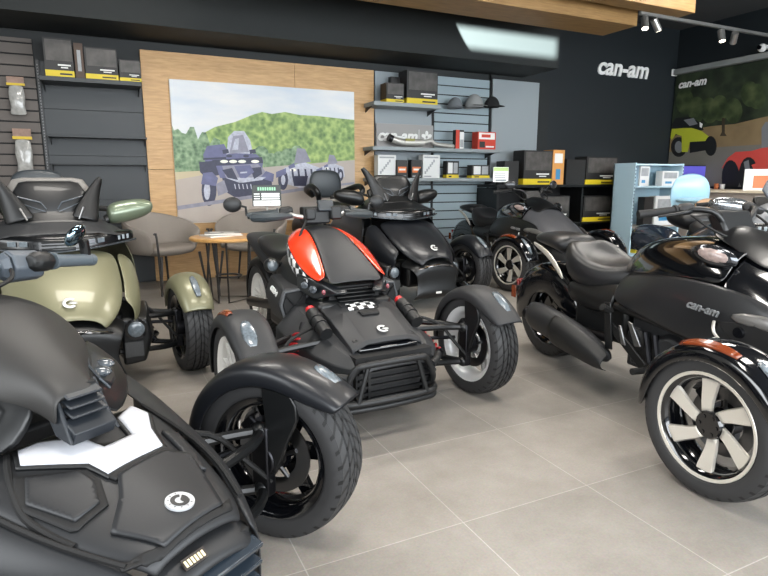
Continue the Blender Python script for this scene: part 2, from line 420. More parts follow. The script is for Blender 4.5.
carton_k=M('carton_black','#1f1e1d',.5); carton_y=M('carton_yellow','#c9b21f',.5); carton_pic=M('carton_photo','#45423f',.5,noise=.95,nscale=9); carton_w=M('carton_white','#c9cac8',.5); carton_brown=M('carton_brown','#4a3a30',.6); carton_tan=M('carton_tan','#c98f4c',.5); print_w=M('carton_print_white','#d6d6d2',.5); carton_red=M('carton_red','#b5341f',.5); print_blue=M('carton_print_blue','#3b7fa8',.5); carton_or=M('carton_orange','#c9682a',.5); carton_grey=M('carton_grey_print','#8f9294',.5,noise=.4,nscale=12)
def carton(label,px0,px1,pyt,shelfz,Yf,depth,style='ski',group=None,name='carton',cat='box',dx=0,rz=0):
    """box whose front face spans px0..px1 at the plane Yf and stands on shelfz"""
    a=at_y(px0,pyt,Yf); b=at_y(px1,pyt,Yf); h=(a.z+b.z)/2-shelfz; w=b.x-a.x
    g=G(); g.box((0,depth/2,h/2),(w,depth,h)); e=.0012
    def fr(u0,u1,v0,v1,mi,lift=1): g.box((-w/2+w*(u0+u1)/2,-e*lift/2,h*(v0+v1)/2),(w*(u1-u0),e*lift,h*(v1-v0)),mi=mi)
    def sd(v0,v1,mi): 
        for s in(-1,1): g.box((s*(w/2+e/2),depth/2,h*(v0+v1)/2),(e,depth,h*(v1-v0)),mi=mi)
    mats=[carton_k,carton_y,carton_pic,print_w,carton_w,carton_or,print_blue,carton_grey,carton_red,carton_tan]
    if style=='ski':
        fr(0,1,.0,.17,1); sd(0,.17,1); fr(.06,.97,.42,.96,2); fr(.45,.9,.29,.33,3,2); fr(.55,.8,.23,.26,3,2); fr(.5,.93,.055,.1,0,2)
    elif style=='white':
        g.mi=[4]*len(g.mi)
        for k in range(6): fr(.1+.1*k,.2+.1*k,.18+.1*k,.3+.1*k,7,1)
        fr(.08,.9,.86,.93,7); fr(.08,.5,.05,.1,7)
    elif style=='oil':
        fr(.1,.9,.3,.62,5); fr(.2,.8,.42,.52,3,2); fr(.1,.9,.05,.14,7)
    elif style=='smallyellow':
        fr(0,1,0,.2,1); sd(0,.2,1); fr(.1,.48,.28,.9,4); fr(.55,.9,.28,.9,7); fr(.15,.4,.05,.14,0,2)
    elif style=='red':
        g.mi=[8]*len(g.mi); fr(.06,.94,.58,.95,3); fr(.1,.4,.1,.45,0); fr(.45,.9,.12,.2,3); fr(.2,.7,.68,.86,8,2)
    elif style=='redwhite':
        fr(.0,.45,0,1,8); fr(.5,1,.0,.9,4); fr(.55,.95,.1,.5,7,2)
    elif style=='brown':
        g.mi=[0]*len(g.mi); fr(.3,.7,.2,.8,7)
    elif style=='tan':
        g.mi=[9]*len(g.mi); fr(.15,.85,.62,.9,3); fr(.3,.7,.15,.45,6)
    elif style=='plain': fr(.1,.9,.2,.8,0)
    elif style=='whitecard':
        g.mi=[4]*len(g.mi); fr(.1,.9,.5,.9,7); fr(.2,.6,.15,.3,6)
    mm=mats if style!='brown' else [carton_brown]+mats[1:]
    o=g.obj(name,mm,None,weld=False,ang=30); o.location=((a.x+b.x)/2+dx,Yf,shelfz); o.rotation_euler=(0,0,rz)
    return tag(o,label,cat,group)
z=S1[1]; Yf=S1[2]+.03
gp='cartons on the left wall shelf'
carton('tallest black carton with yellow foot at left end of the left shelf',42,71,38,z,Yf,.25,'ski',gp)
carton('narrow brown carton standing between two yellow striped cartons',73,82,43,z,Yf,.2,'brown',gp)
carton('wide black carton with yellow foot right of the narrow brown carton',83.5,116,48,z,Yf,.25,'ski',gp)
carton('small black carton with yellow foot at right end of the left shelf',118.5,140,60,z,Yf,.22,'ski',gp)
z=SA[1]; Yf=SA[2]+.03; gp='cartons on the short top shelf'
carton('small black carton left of the large carton on the top shelf',386.5,404,83,z,Yf,.18,'ski',gp)
carton('black case standing behind the small carton on the top shelf',391,404,77,z,Yf+.2,.08,'plain',gp)
carton('large black carton with yellow foot on the short top shelf',407,438,71,z,Yf,.24,'ski',gp)
z=SB[1]; Yf=SB[2]+.04
carton('slim red and white box on the exhaust shelf',456,464,130,z,Yf+.05,.08,'redwhite')
carton('red and white box at the right end of the exhaust shelf',478,496,132,z,Yf,.14,'red')
z=SC[1]; Yf=SC[2]+.05; gp='boxes on the white box shelf'
carton('white patterned box at the left end of the lower shelf',378,396,155,z,Yf+.04,.12,'white',gp)
carton('black bottle box with orange label beside left white box',397,407.5,160,z,Yf,.1,'oil',gp)
carton('black bottle box with orange label beside right white box',411.5,422,160,z,Yf,.1,'oil',gp)
carton('white patterned box right of the two black bottle boxes',423,440,155,z,Yf+.04,.12,'white',gp)
carton('small black box with yellow foot standing alone mid shelf',447,459,161,z,Yf,.1,'smallyellow',gp)
carton('wide low black box with yellow foot at right of lower shelf',472,490,165,z,Yf,.12,'smallyellow',gp)
# can-am display board and exhaust
z=SB[1]; a=at_y(376,123,7.2); b=at_y(433,123,7.2)
t=thing('display_board','grey sign board with white lettering behind the exhaust pipe','sign',((a.x+b.x)/2,7.2,z))
W=b.x-a.x; H=a.z-z
G().box((0,0,H/2),(W,.02,H)).obj('board',M('sign_board_grey','#8c8a88',.5),t,bevel=.003)
text('lettering','can-am',.2,print_w,t,Matrix.Translation((-W*.14,-.011,H*.5))@Matrix.Rotation(PI/2,4,'X'),shear=.25,off=.008,sx=1.05)
g=G().box((W*.24,-.012,H*.5),(.006,.003,H*.6))
for k in range(5):
    aa=math.radians(90+72*k); c=(W*.38+.05*math.cos(aa),-.012,H*.5+.05*math.sin(aa)); g.ell(c,(.026,.002,.036),R=Matrix.Rotation(-aa+PI/2,3,'Y'),n=10,m=6)
g.obj('emblem',print_w,t)
t=thing('exhaust_pipe','silver exhaust muffler lying on the grey wall shelf','exhaust',(at_y(412,147,7.05).x,7.02,z))
ex=[at_y(392,139,7.02),at_y(402,143,7.02),at_y(414,145,7.02),at_y(423,143,7.02)]
P=[p-Vector(t.location) for p in ex]
for p in P: p.z=max(p.z,.07)
G().tube([P[0],P[1],P[2],P[3]],[.045,.06,.065,.05],n=14,smoothk=4).obj('muffler',M('exhaust_silver','#bdbab3',.4,metal=.5),t)
G().tube([P[0]+Vector((-.05,0,.02)),P[0]],[.05,.05],n=14).obj('end_cap',darksteel,t)
Q=[P[3],P[3]+Vector((.12,0,.03)),P[3]+Vector((.2,.0,-.01)),P[3]+Vector((.5,.02,-.035))]
G().tube(Q,.028,n=10,smoothk=5).obj('header_pipe',M('exhaust_silver',),t)
lab=P[1].lerp(P[2],.5); G().box((lab.x,lab.y-.062,lab.z+.03),(.14,.006,.03)).obj('label',M('label_olive','#8d8a4a',.5),t)
# caps on hooks
def cap(label,px,py,c1,c2,rz,s=1.):
    p=at_y(px,py,7.08); t=thing('baseball_cap',label,'cap',p,rz,s)
    rows=[]
    g=G()
    for i in range(7):
        th=i/6*PI/2; r=.09*math.cos(th)+.002; rows.append([(r*math.cos(a*PI/8)*1.1,r*math.sin(a*PI/8),-.03+.135*math.sin(th)) for a in range(17)])
    g.grid(rows); g.obj('crown',c1,t,solid=.004,sub=1)
    v=[(.085*math.cos(a),.085*math.sin(a),0) for a in [(-60+12*k)*PI/180 for k in range(11)]]
    w=[(.17*math.cos(a*.8)+.0,.1*math.sin(a),-.02) for a in [(-60+12*k)*PI/180 for k in range(11)]]
    G().grid([v,w]).obj('brim',c2,t,solid=.004,sub=1)
    hk=Matrix.Rotation(-rz,3,'Z')@Vector((0,.185/s,0)); G().tube([(0,0,.05),(hk.x,hk.y,.05)],.004,n=6).obj('hook',steel,t)
    return t
grey_f=M('grey_fabric_cap','#8a8c8c',.9); grey_d=M('dark_grey_fabric_cap','#6a6f73',.9); blk_f=M('black_fabric_cap','#17181a',.9)
cap('dark grey cap hanging at left of the three caps',455,106,grey_d,grey_d,-1.3,1.12); cap('light grey cap hanging in the middle of three caps',474,105,grey_f,grey_f,-1.5,1.4); cap('black cap with curved brim hanging at right of three caps',492,105,blk_f,blk_f,-.5,1.12)
# hanging bags on the left slatwall
clear_bag=M('clear_bag_plastic','#9b9a96',.18,noise=.6,nscale=18,coat=.5); bag_hdr=M('bag_header_yellow','#c6a92a',.5); bag_hdr2=M('bag_header_print','#8a6f60',.5,noise=.5,nscale=20)
def bag(label,x0,y0,x1,y1):
    a=at_y(x0,y0,7.2); b=at_y(x1,y1,7.2); w=b.x-a.x; h=a.z-b.z
    t=thing('accessory_bag',label,'bag',((a.x+b.x)/2,7.21,b.z),group='hanging accessory bags')
    rows=[]
    for i in range(9):
        v=i/8; d=.035*math.sin(PI*min(1,v*1.05))**.6+.002; ww=w*.5*(.8+.2*abs(math.cos(v*5)))
        rows.append([(ww*math.cos(q*PI/6)*1.0,-.03-d*math.sin(q*PI/6)+random.uniform(-.006,.006),v*h*.78) for q in range(12)])
    G().hull(rows).obj('pouch',clear_bag,t,sub=1)
    G().box((0,-.03,h*.80),(w*1.05,.008,h*.06)).obj('header_stripe',bag_hdr,t)
    G().box((0,-.03,h*.91),(w*.98,.006,h*.16)).obj('header_card',bag_hdr2,t)
    G().tube([(0,-.03,h*.95),(0,.055,h*.95)],.004,n=6).obj('hook',steel,t)
bag('upper clear accessory bag with yellow header on the left slatted wall',6,76,28,116)
bag('lower clear accessory bag with yellow header above the green motorcycle',12,128,36,176)
# ---- big picture on the oak panel (a flat printed panel)
def quadpx(pts,Y): return [at_y(x,y,Y) for x,y in pts]
def foliage(name,c1,c2,c3,sc_=9.):
    m=bpy.data.materials.new(name); m.use_nodes=True; nt=m.node_tree; b=nt.nodes['Principled BSDF']; N=nt.nodes.new; L=nt.links.new
    tc=N('ShaderNodeTexCoord'); v=N('ShaderNodeTexVoronoi'); v.inputs['Scale'].default_value=sc_*1.5; n=N('ShaderNodeTexNoise'); n.inputs['Scale'].default_value=sc_; n.inputs['Detail'].default_value=8
    L(tc.outputs['Object'],v.inputs['Vector']); L(tc.outputs['Object'],n.inputs['Vector'])
    mx=N('ShaderNodeMath'); mx.operation='MULTIPLY_ADD'; mx.inputs[1].default_value=.45; L(v.outputs['Distance'],mx.inputs[0]); L(n.outputs['Fac'],mx.inputs[2])
    r=N('ShaderNodeValToRGB'); e=r.color_ramp.elements; e[0].position=.4; e[0].color=lin(c1); e[1].position=1.; e[1].color=lin(c3); k=e.new(.66); k.color=lin(c2)
    L(mx.outputs[0],r.inputs[0]); L(r.outputs[0],b.inputs['Base Color']); b.inputs['Roughness'].default_value=.5
    return m
def sky_print():
    m=bpy.data.materials.new('print_sky'); m.use_nodes=True; nt=m.node_tree; b=nt.nodes['Principled BSDF']; N=nt.nodes.new; L=nt.links.new
    tc=N('ShaderNodeTexCoord'); mp=N('ShaderNodeMapping'); mp.inputs['Scale'].default_value=(.6,1,2.5); n=N('ShaderNodeTexNoise'); n.inputs['Scale'].default_value=1.6; n.inputs['Detail'].default_value=5
    L(tc.outputs['Object'],mp.inputs[0]); L(mp.outputs[0],n.inputs['Vector'])
    r=N('ShaderNodeValToRGB'); r.color_ramp.elements[0].position=.35; r.color_ramp.elements[0].color=lin('#b9c3cd'); r.color_ramp.elements[1].position=.7; r.color_ramp.elements[1].color=lin('#dcd9d4')
    L(n.outputs['Fac'],r.inputs[0]); L(r.outputs[0],b.inputs['Base Color']); b.inputs['Roughness'].default_value=.45
    return m
pc=[sky_print(),foliage('print_hill_trees','#3f5c2c','#6d8b48','#a9bd6c',11),foliage('print_dark_trees','#2f4830','#5f7c58','#93aa84',14),M('print_road','#a79c93',.5,noise=.12,nscale=4),
    M('print_trike_blue','#5d5f80',.5,noise=.35,nscale=14),M('print_trike_dark','#33354a',.5,noise=.4,nscale=30),M('print_trike_pale','#aeb0bd',.5,noise=.5,nscale=30),M('print_lamp','#e9e9da',.5),M('print_grey','#83828f',.5,noise=.3,nscale=15),M('print_verge','#b7a98a',.5)]
YP=7.185
c=quadpx([(169,80),(354,91),(354.5,205),(177,226)],YP)
x0=c[0].x;x1=c[1].x;zt=(c[0].z+c[1].z)/2;zb=at_y(176,223.5,YP).z
t=thing('wall_picture','large printed picture of touring three wheelers on a road','picture',((x0+x1)/2,YP,zb))
W=x1-x0;H=zt-zb
G().box((0,.018,H/2),(W,.034,H)).obj('panel',M('picture_edge','#d8d6d0',.5),t,bevel=.002)
g=G(); layer=[0]
def U(px,py):
    p=at_y(px,py,YP); return (min(max(p.x-(x0+x1)/2,-W/2),W/2),min(max(p.z-zb,0),H))
def art(mi,pts,closed=True):
    layer[0]+=1; y=-.0002-.00012*layer[0]
    g.poly([(U(*q)[0],y,U(*q)[1]) for q in pts],mi)
def artc(mi,cx,cy,rx,ry,n=20): art(mi,[(cx+rx*math.cos(2*PI*i/n),cy-ry*math.sin(2*PI*i/n)) for i in range(n)])
art(0,[(165,75),(360,88),(360,210),(165,230)])
hill=[(200,135),(215,127),(235,122),(252,115),(262,112),(272,114),(285,112),(300,115),(318,116),(335,118),(356,120),(356,172),(200,172)]
art(1,hill)
rg=random.Random(3)
L1=[(165,135)]+[(170+i*4,128+rg.uniform(-6,8)+i*.8) for i in range(12)]+[(220,140),(222,178),(165,182)]
art(2,L1)
for i in range(14): artc(2,180+i*9,158+rg.uniform(-4,6),8,9,10)
art(9,[(165,172),(260,168),(260,178),(165,184)])
art(3,[(165,180),(230,170),(360,160),(360,215),(165,232)])
# far trikes
for cx,cy,s in ((300,176,1.),(331,172,.62)):
    art(6,[(cx-20*s,cy+6*s),(cx-16*s,cy-8*s),(cx+4*s,cy-14*s),(cx+20*s,cy-8*s),(cx+22*s,cy+8*s),(cx,cy+12*s)])
    art(8,[(cx-6*s,cy-12*s),(cx-3*s,cy-28*s),(cx+5*s,cy-27*s),(cx+11*s,cy-14*s)])
    artc(5,cx-17*s,cy+4*s,5*s,10*s); artc(5,cx+15*s,cy+5*s,5*s,10*s)
    art(5,[(cx-8*s,cy),(cx+8*s,cy),(cx+6*s,cy+10*s),(cx-6*s,cy+10*s)])
    artc(7,cx-7*s,cy-6*s,3*s,1.6*s)
    art(4,[(cx-24*s,cy-4*s),(cx-14*s,cy-8*s),(cx-14*s,cy-2*s),(cx-24*s,cy+2*s)])
# main trike
art(4,[(203,155),(207,146),(224,144),(228,152),(226,162),(206,164)])
art(5,[(199,162),(226,160),(232,172),(206,178),(200,172)])
art(6,[(226,160),(228,137),(234,131),(244,131),(250,140),(254,158),(240,162)])
art(4,[(214,160),(230,153),(256,154),(263,160),(262,176),(254,180),(220,178)])
art(5,[(212,160),(262,157),(263,163),(214,166)])
for q in (224,233,242,255): artc(7,q,161.5,4,1.6)
art(8,[(222,166),(258,164),(266,172),(262,178),(240,180),(226,178)])
artc(5,209,190,7.5,16); artc(6,207,191,3.2,9); art(4,[(201,184),(203,173),(212,172),(218,178),(216,186)])
artc(5,266,186,6,13); art(4,[(260,178),(266,171),(274,174),(273,182)])
art(5,[(222,178),(264,178),(258,192),(250,197),(234,197),(226,192)]); art(6,[(226,178),(266,177),(262,180),(240,183)])
art(8,[(216,184),(224,180),(228,192),(218,196)])
for x_,y_,w_,h_ in ((229,160,3,3),(246,160,3,3)): artc(5,x_,y_-4,w_,h_*.5)
art(5,[(222,170),(232,168),(238,180),(228,178)]); art(5,[(250,168),(261,167),(262,174),(254,179)])
art(4,[(234,166),(250,165),(254,172),(246,178),(240,178)]); art(6,[(240,172),(247,171.5),(247,173),(240,173.5)])
art(8,[(229,154),(233,136),(243,135),(249,152)]); art(6,[(232,150),(235,139),(239,138),(238,150)])
for x_ in (225,252): art(5,[(x_-3,150),(x_+3,149),(x_+4,153),(x_-2,154)])
art(5,[(203,158),(226,157),(226,159),(203,160)]); art(5,[(230,183),(258,182),(255,190),(234,190)])
for k_ in range(5): art(6,[(234+4*k_,184),(235+4*k_,184),(236+4*k_,189),(235+4*k_,189)])
for cx,cy,s in ((300,176,1.),(331,172,.62)):
    for q in (-9,-3,4,10): art(5,[(cx+q*s,cy-7*s),(cx+(q+2)*s,cy-7*s),(cx+(q+3)*s,cy+1*s),(cx+(q+1)*s,cy+1*s)])
    art(4,[(cx-12*s,cy-10*s),(cx-6*s,cy-13*s),(cx-5*s,cy-9*s),(cx-11*s,cy-7*s)]); artc(6,cx-17*s,cy+4*s,2.2*s,5*s); artc(6,cx+15*s,cy+5*s,2*s,5*s)
art(8,[(176,206),(300,188),(354,182),(354,184),(300,191),(176,210)])
g.obj('print',pc,t,weld=False)
# ---- wall lettering
wl=M('letter_white','#e4e4e2',.5)
p=(at_y(597.5,68,7.3)+at_y(648,69.5,7.3))*.5; wdt=at_y(648,69,7.3).x-at_y(597.5,69,7.3).x
o=text('wall_lettering','can-am',.42,wl,None,Matrix.Rotation(PI/2,4,'X'),shear=.22,ext=.012,off=.009)
xs=[v.co.x for v in o.data.vertices]; k=wdt/(max(xs)-min(xs)); o.data.transform(Matrix.Diagonal((k,1,k*.95,1))); o.location=(p.x,7.306,p.z)
tag(o,'white raised can-am lettering high on the dark wall','lettering')
# ---- mural on the right wall
XM=9.17
def murp(px,py): q=at_x(px,py,XM); return q
ya=murp(674,100).y; yb=1.2; zt=murp(674,74).z; zb=1.08
mu=[foliage('mural_dark_trees','#0c110c','#1b2518','#35402c',3.2),M('mural_ground','#766549',.6,noise=.35,nscale=3),M('mural_road','#686660',.6,noise=.08,nscale=3),M('mural_yellow','#a3ab2e',.5),M('mural_black','#17191b',.5),M('mural_red','#b8443c',.5,noise=.1,nscale=4),M('mural_grey','#6d7074',.5),foliage('mural_mid_trees','#131c10','#2b381f','#4b5536',4),M('mural_trunk','#3a3226',.6),M('mural_white','#dddddb',.5)]
t=thing('wall_mural','printed mural of a yellow and a red three wheeler on right wall','mural',(XM,(ya+yb)/2,zb))
g=G(); W=ya-yb; H=zt-zb
G().box((.012,0,H/2),(.024,W,H)).obj('backing',mu[4],t)
layer=[0]
def mart(mi,pts):
    layer[0]+=1; x=-.0005-.0004*layer[0]; P=[]
    for q in pts:
        w=at_x(q[0],q[1],XM); P.append((x,min(max(w.y-(ya+yb)/2,-W/2),W/2),min(max(w.z-zb,0),H)))
    g.poly(P,mi)
def martc(mi,cx,cy,rx,ry,n=18): mart(mi,[(cx+rx*math.cos(2*PI*i/n),cy-ry*math.sin(2*PI*i/n)) for i in range(n)])
mart(0,[(640,60),(900,20),(900,150),(640,150)])
for i in range(9): martc(7,682+i*13+rg.uniform(-4,4),100+rg.uniform(-8,12),9,13)
mart(1,[(660,138),(690,130),(712,126),(735,124),(760,118),(800,110),(900,100),(900,190),(660,170)])
mart(8,[(722,118),(725,118),(725,133),(727,136),(720,136),(722,132)])
mart(2,[(640,158),(668,152),(720,147),(768,144),(900,132),(900,330),(640,330)])
# yellow trike
martc(4,679,147,8,10); martc(6,679,147,4,6)
mart(4,[(670,125),(676,118),(690,117),(700,122),(704,130),(690,133),(672,131)])
mart(3,[(668,138),(672,129),(684,128),(692,128),(702,131),(711,138),(708,146),(700,145),(690,143),(688,152),(682,152),(682,136),(676,134),(672,140)])
mart(4,[(690,142),(706,141),(708,150),(690,153)])
martc(4,711,146,6,10); mart(9,[(700,122),(703,124),(702,128),(700,127)]); mart(6,[(684,120),(694,118),(698,124),(690,126)])
# red trike
mart(5,[(722,168),(728,158),(736,152),(752,151),(790,140),(860,140),(860,190),(752,178),(735,172)])
martc(4,731,178,9,18); martc(4,749,176,10,19); mart(6,[(744,162),(749,160),(753,190),(748,192)])
mart(5,[(752,165),(790,150),(860,150),(860,200),(770,200),(758,180)])
mart(6,[(762,128),(766,122),(790,118),(790,145),(762,148)])
g.obj('print',mu,t,weld=False)
tp=at_x(692,83,XM-.03); o=text('lettering','can-am',.3,mu[9],t,Matrix(),shear=.22,ext=.002,off=.01)
wd=at_x(679,84,XM).y-at_x(706.5,82,XM).y; xs=[v.co.x for v in o.data.vertices]; k=wd/(max(xs)-min(xs))
o.data.transform(Matrix.Translation((-.03,tp.y-(ya+yb)/2,tp.z-zb))@Matrix.Rotation(-PI/2,4,'Z')@Matrix.Rotation(PI/2,4,'X')@Matrix.Diagonal((k,k,1,1)))
# ---- ceiling things
a=at_y(637,26,5.0); b=at_y(637,13,5.0)
zl=a.z; xr=a.x; zl_raft=zl
t=thing('ceiling_raft','oak clad ceiling canopy ending above the white lettering','ceiling canopy',(xr-2.4,5.0,zl))
G().box((0,.25,(ZC-zl)/2),(4.8,.5,ZC-zl)).obj('cladding',oak_raft,t,bevel=.004)
a=at_y(695,13,4.6)
t=thing('ceiling_raft','nearer oak clad ceiling canopy at the top right edge','ceiling canopy',(a.x-1.4,4.6,a.z))
G().box((0,.1,(ZC-a.z)/2),(2.8,.2,ZC-a.z)).obj('cladding',oak_raft,t,bevel=.004)
# track light
A=at_y(640,13,5.6); Bp=at_y(768,34,5.6)
t=thing('track_light_rail','grey ceiling track rail holding the spotlights','track rail',A)
d=Bp-A; d.z=0; d.x+=.6
G().box((d.x/2,0,0),(d.x,.045,.04)).obj('rail',M('track_grey','#8f8f8d',.4,metal=.6),t,bevel=.003)
for k in (.1,.9): G().tube([(d.x*k,0,.02),(d.x*k,0,ZC-A.z)],.006,n=6).obj('hanger',steel,t)
lampglow=M('lamp_glow','#fff3dc',.3,emit=14,ecol='#fff0d8')
def spot(label,px,py,tilt,swing):
    p=at_y(px,py,5.6); p.z=A.z-.02
    t=thing('track_spotlight',label,'spotlight',p,group='ceiling track spotlights')
    R=Euler((tilt,swing,0)).to_matrix(); ax=R@Vector((0,0,-1))
    G().tube([(0,0,0),(0,0,-.06)],.008,n=8).obj('stem',steel,t)
    c=Vector((0,0,-.08)); 
    G().tube([c-ax*.07,c+ax*.09],.045,n=18).obj('can',M('spot_silver','#a9a8a5',.3,metal=.8),t)
    G().tube([c+ax*.088,c+ax*.093],.036,n=16).obj('bulb',lampglow,t)
spot('left silver track spotlight beside the oak canopy end',645,20,-.35,.25); spot('second silver track spotlight beside the oak canopy end',656,22,-.1,-.6); spot('lit track spotlight hanging nearest the right wall',722,30,-.3,.1); spot('dark track spotlight at the far right end of the rail',735,30,.5,-.6)
# conduit on the right wall
A=at_x(658,74,9.1); Bq=at_x(768,48,9.1)
A=Vector((9.08,YB-.06,at_y(660,72,YB).z))
t=thing('screen_housing','long grey roller screen housing above the mural','screen housing',A)
L_=A.y-1.0
G().box((0,-L_/2,0),(.1,L_,.09)).obj('case',M('housing_grey','#8d908f',.4,metal=.3),t,bevel=.008)
G().box((0,-.0,0),(.12,.03,.11)).obj('end_cap',print_w,t,bevel=.006)
cpos=at_x(763,48,9.0)
t=thing('security_camera','small white dome camera above the screen housing','camera',(8.98,cpos.y,cpos.z))
G().ell((0,0,0),(.06,.06,.06)).obj('dome',M('cam_white','#c9c9c7',.4),t); G().lathe([(.0,.0),(.03,.0),(.03,.02),(0,.02)],c=(-.058,0,0),R=Matrix.Rotation(PI/2,3,'Z'),n=16).obj('camera_lens',black_gloss,t)
G().box((.1,0,.02),(.14,.05,.05)).obj('bracket',M('cam_white'),t)
# ================================================================== SHARED MOTORCYCLE PARTS
def wheel(parent,name,loc,steer,R,W,rim,side,style,rmat,disc=True):
    g=G(); k=W
    prof=[(rim-.016,-.40*k),(rim+.004,-.45*k),(rim+.006,-.41*k),(rim-.018,-.3*k),(rim-.03,0),(rim-.018,.3*k),(rim+.006,.41*k),(rim+.004,.45*k),(rim-.016,.40*k),(rim-.028,.3*k),(rim-.04,0),(rim-.028,-.3*k)]
    g.lathe(prof,n=48,closed_prof=True)
    yo=side*.30*k
    g.tube([(0,-side*.1*k,0),(0,yo,0)],[.06,.052],n=20)
    if style=='ryker':
        for i in range(12):
            a=2*PI*i/12+.1; ca,sa=math.cos(a),math.sin(a); da=.11*(1 if i%2 else -1)
            c1=Vector((.045*ca,yo*.95,.045*sa)); c2=Vector(((rim-.02)*math.cos(a+da),yo*1.12,(rim-.02)*math.sin(a+da)))
            t=Vector((-sa,0,ca)); w1,w2=.012,.015
            P=[c1-t*w1,c1+t*w1,c2+t*w2,c2-t*w2]
            g.prism(P,(0,-side*.022,0))
    elif style=='simple':
        for i in range(6):
            a=2*PI*i/6; ca,sa=math.cos(a),math.sin(a); t=Vector((-sa,0,ca))
            c1=Vector((.04*ca,yo*.9,.04*sa)); c2=Vector(((rim-.02)*ca,yo,(rim-.02)*sa))
            g.prism([c1-t*.03,c1+t*.03,c2+t*.022,c2-t*.022],(0,-side*.02,0))
    o=g.obj(name,rmat,parent,loc,(0,0,steer))
    if style=='f3':
        for i in range(6):
            a0=2*PI*i/6+math.radians(32); rows=[]
            for j in range(8):
                u=j/7; r=.05+(rim-.012-.05)*u; a=a0+.30*(u-1)**2*side*-1; w=.017+.017*u**1.3; yy=yo*(.75+.28*u)
                c=Vector((r*math.cos(a),0,r*math.sin(a))); t=Vector((-math.sin(a),0,math.cos(a)))
                rows.append([tuple(c-t*w+Vector((0,yy-side*.006,0))),tuple(c-t*w*.9+Vector((0,yy,0))),tuple(c+t*w*.9+Vector((0,yy,0))),tuple(c+t*w+Vector((0,yy-side*.006,0)))])
            G().grid(rows).obj('spoke',alu,o,solid=.014)
        G().lathe([(rim-.008,.43*k*side),(rim+.006,.45*k*side),(rim+.004,.468*k*side),(rim-.007,.455*k*side)],n=56,closed_prof=True).obj('rim_lip',alu,o)
        g=G().tube([(0,yo*.8,0),(0,yo*1.05,0)],[.058,.05],n=20)
        for i in range(6): g.tube([(.036*math.cos(i*PI/3),yo*1.0,.036*math.sin(i*PI/3)),(.036*math.cos(i*PI/3),yo*1.12,.036*math.sin(i*PI/3))],.008,n=6)
        g.obj('hub_cap',black_gloss,o)
    t=[(rim,-.40*k),(rim+.012,-.47*k),(rim+.4*(R-rim),-.505*k),(R-.028,-.49*k),(R-.010,-.44*k)]
    tr=[-.40,-.27,-.255,-.225,-.21,-.09,-.075,-.045,-.03]
    for i,q in enumerate(tr): t.append((R-(.008 if i%4 in (2,3) and i<8 else 0)-.012*(abs(q)/.44)**3,q*k))
    t+=[(r,-h) for r,h in reversed(t)]
    G().lathe(t,n=72).obj('tyre',tyre_m,o,ang=25)
    if disc:
        yd=-side*.18*k
        g=G().lathe([(.085,yd),(.135,yd),(.135,yd+.006),(.085,yd+.006)],n=36,closed_prof=True)
        for i in range(5): a=2*PI*i/5; g.tube([(.03*math.cos(a),yd,.03*math.sin(a)),(.09*math.cos(a+.3),yd,.09*math.sin(a+.3))],.008,n=6)
        g.obj('brake_disc',M('brake_disc_steel','#6d6d6e',.3,metal=1.),o)
        G().box((-.07,yd,.09),(.07,.05,.06),R=Matrix.Rotation(.8,3,'Y')).obj('brake_caliper',darksteel,o,bevel=.008)
    return o
def fender(parent,loc,steer,R,W,a0,a1,mat,side,name='front_fender',drop=.05,lift=.03,marker=None,amb=None,tip=0.,bracket=False,crown=.016):
    N=14; w=W
    prof=[(-.5,-drop),(-.5,-drop*.4),(-.46,-.004),(-.3,crown*.75),(0,crown),(.3,crown*.75),(.46,-.004),(.5,-drop*.4),(.5,-drop)]
    def pt(a,yy,dr,extra=0):
        r=R+lift+dr+extra; return (r*math.cos(a),yy,r*math.sin(a))
    rows=[]
    for i in range(N+1):
        u=i/N; a=math.radians(a0+(a1-a0)*u); e=abs(2*u-1); ww=w*(1-.16*e**4); ex=tip*max(0,1-u*5)**2
        rows.append([pt(a,p*ww,d*(1-.5*e**6),ex) for p,d in prof])
    o=G().grid(rows).obj(name,mat,parent,loc,(0,0,steer),sub=1,solid=.007)
    def strip(nm,b0,b1,y0,y1,m_,h=.007):
        R_=[]
        for i in range(9):
            a=math.radians(b0+(b1-b0)*i/8); f=math.sin(PI*(i+.6)/9.2)**.35
            yc=(y0+y1)/2; hw=(y1-y0)/2*f
            def rr(y): q=abs(y)/w; return crown*(1-.25*(q/.3)**2) if q<.3 else crown*.75-(q-.3)/.16*(crown*.75+.004)
            R_.append([pt(a,y,rr(y)+(h if abs(y-yc)<hw*.75 else .001)) for y in (yc-hw,yc-hw*.7,yc,yc+hw*.7,yc+hw)])
        return G().grid(R_).obj(nm,m_,o,solid=.003)
    if marker:
        s=strip('marker_lamp',marker[0],marker[1],marker[2],marker[3],lens)
    if amb: strip('amber_reflector',amb[0],amb[1],amb[2],amb[3],amber)
    if bracket:
        yi=-side*w*.46
        P=[(R*.62*math.cos(math.radians(a))*k,yi,R*1.0*math.sin(math.radians(a))*k) for a,k in ((92,1.04),(75,1.05),(60,1.04),(46,1.0),(38,.9),(28,.55),(0,.32),(-30,.25),(60,.12),(84,.5))]
        G().prism(P,(0,side*.02,0)).obj('fender_bracket',black_satin,o,bevel=.004)
    return o
def coil(g,a,b,r,wire,turns,mi=0,n=7):
    a=Vector(a);b=Vector(b);d=(b-a).normalized(); u=d.orthogonal().normalized(); v=d.cross(u); pts=[]
    for i in range(turns*12+1):
        t=i/(turns*12); q=2*PI*turns*t; pts.append(a+(b-a)*t+(u*math.cos(q)+v*math.sin(q))*r)
    return g.tube(pts,wire,n=6,mi=mi)
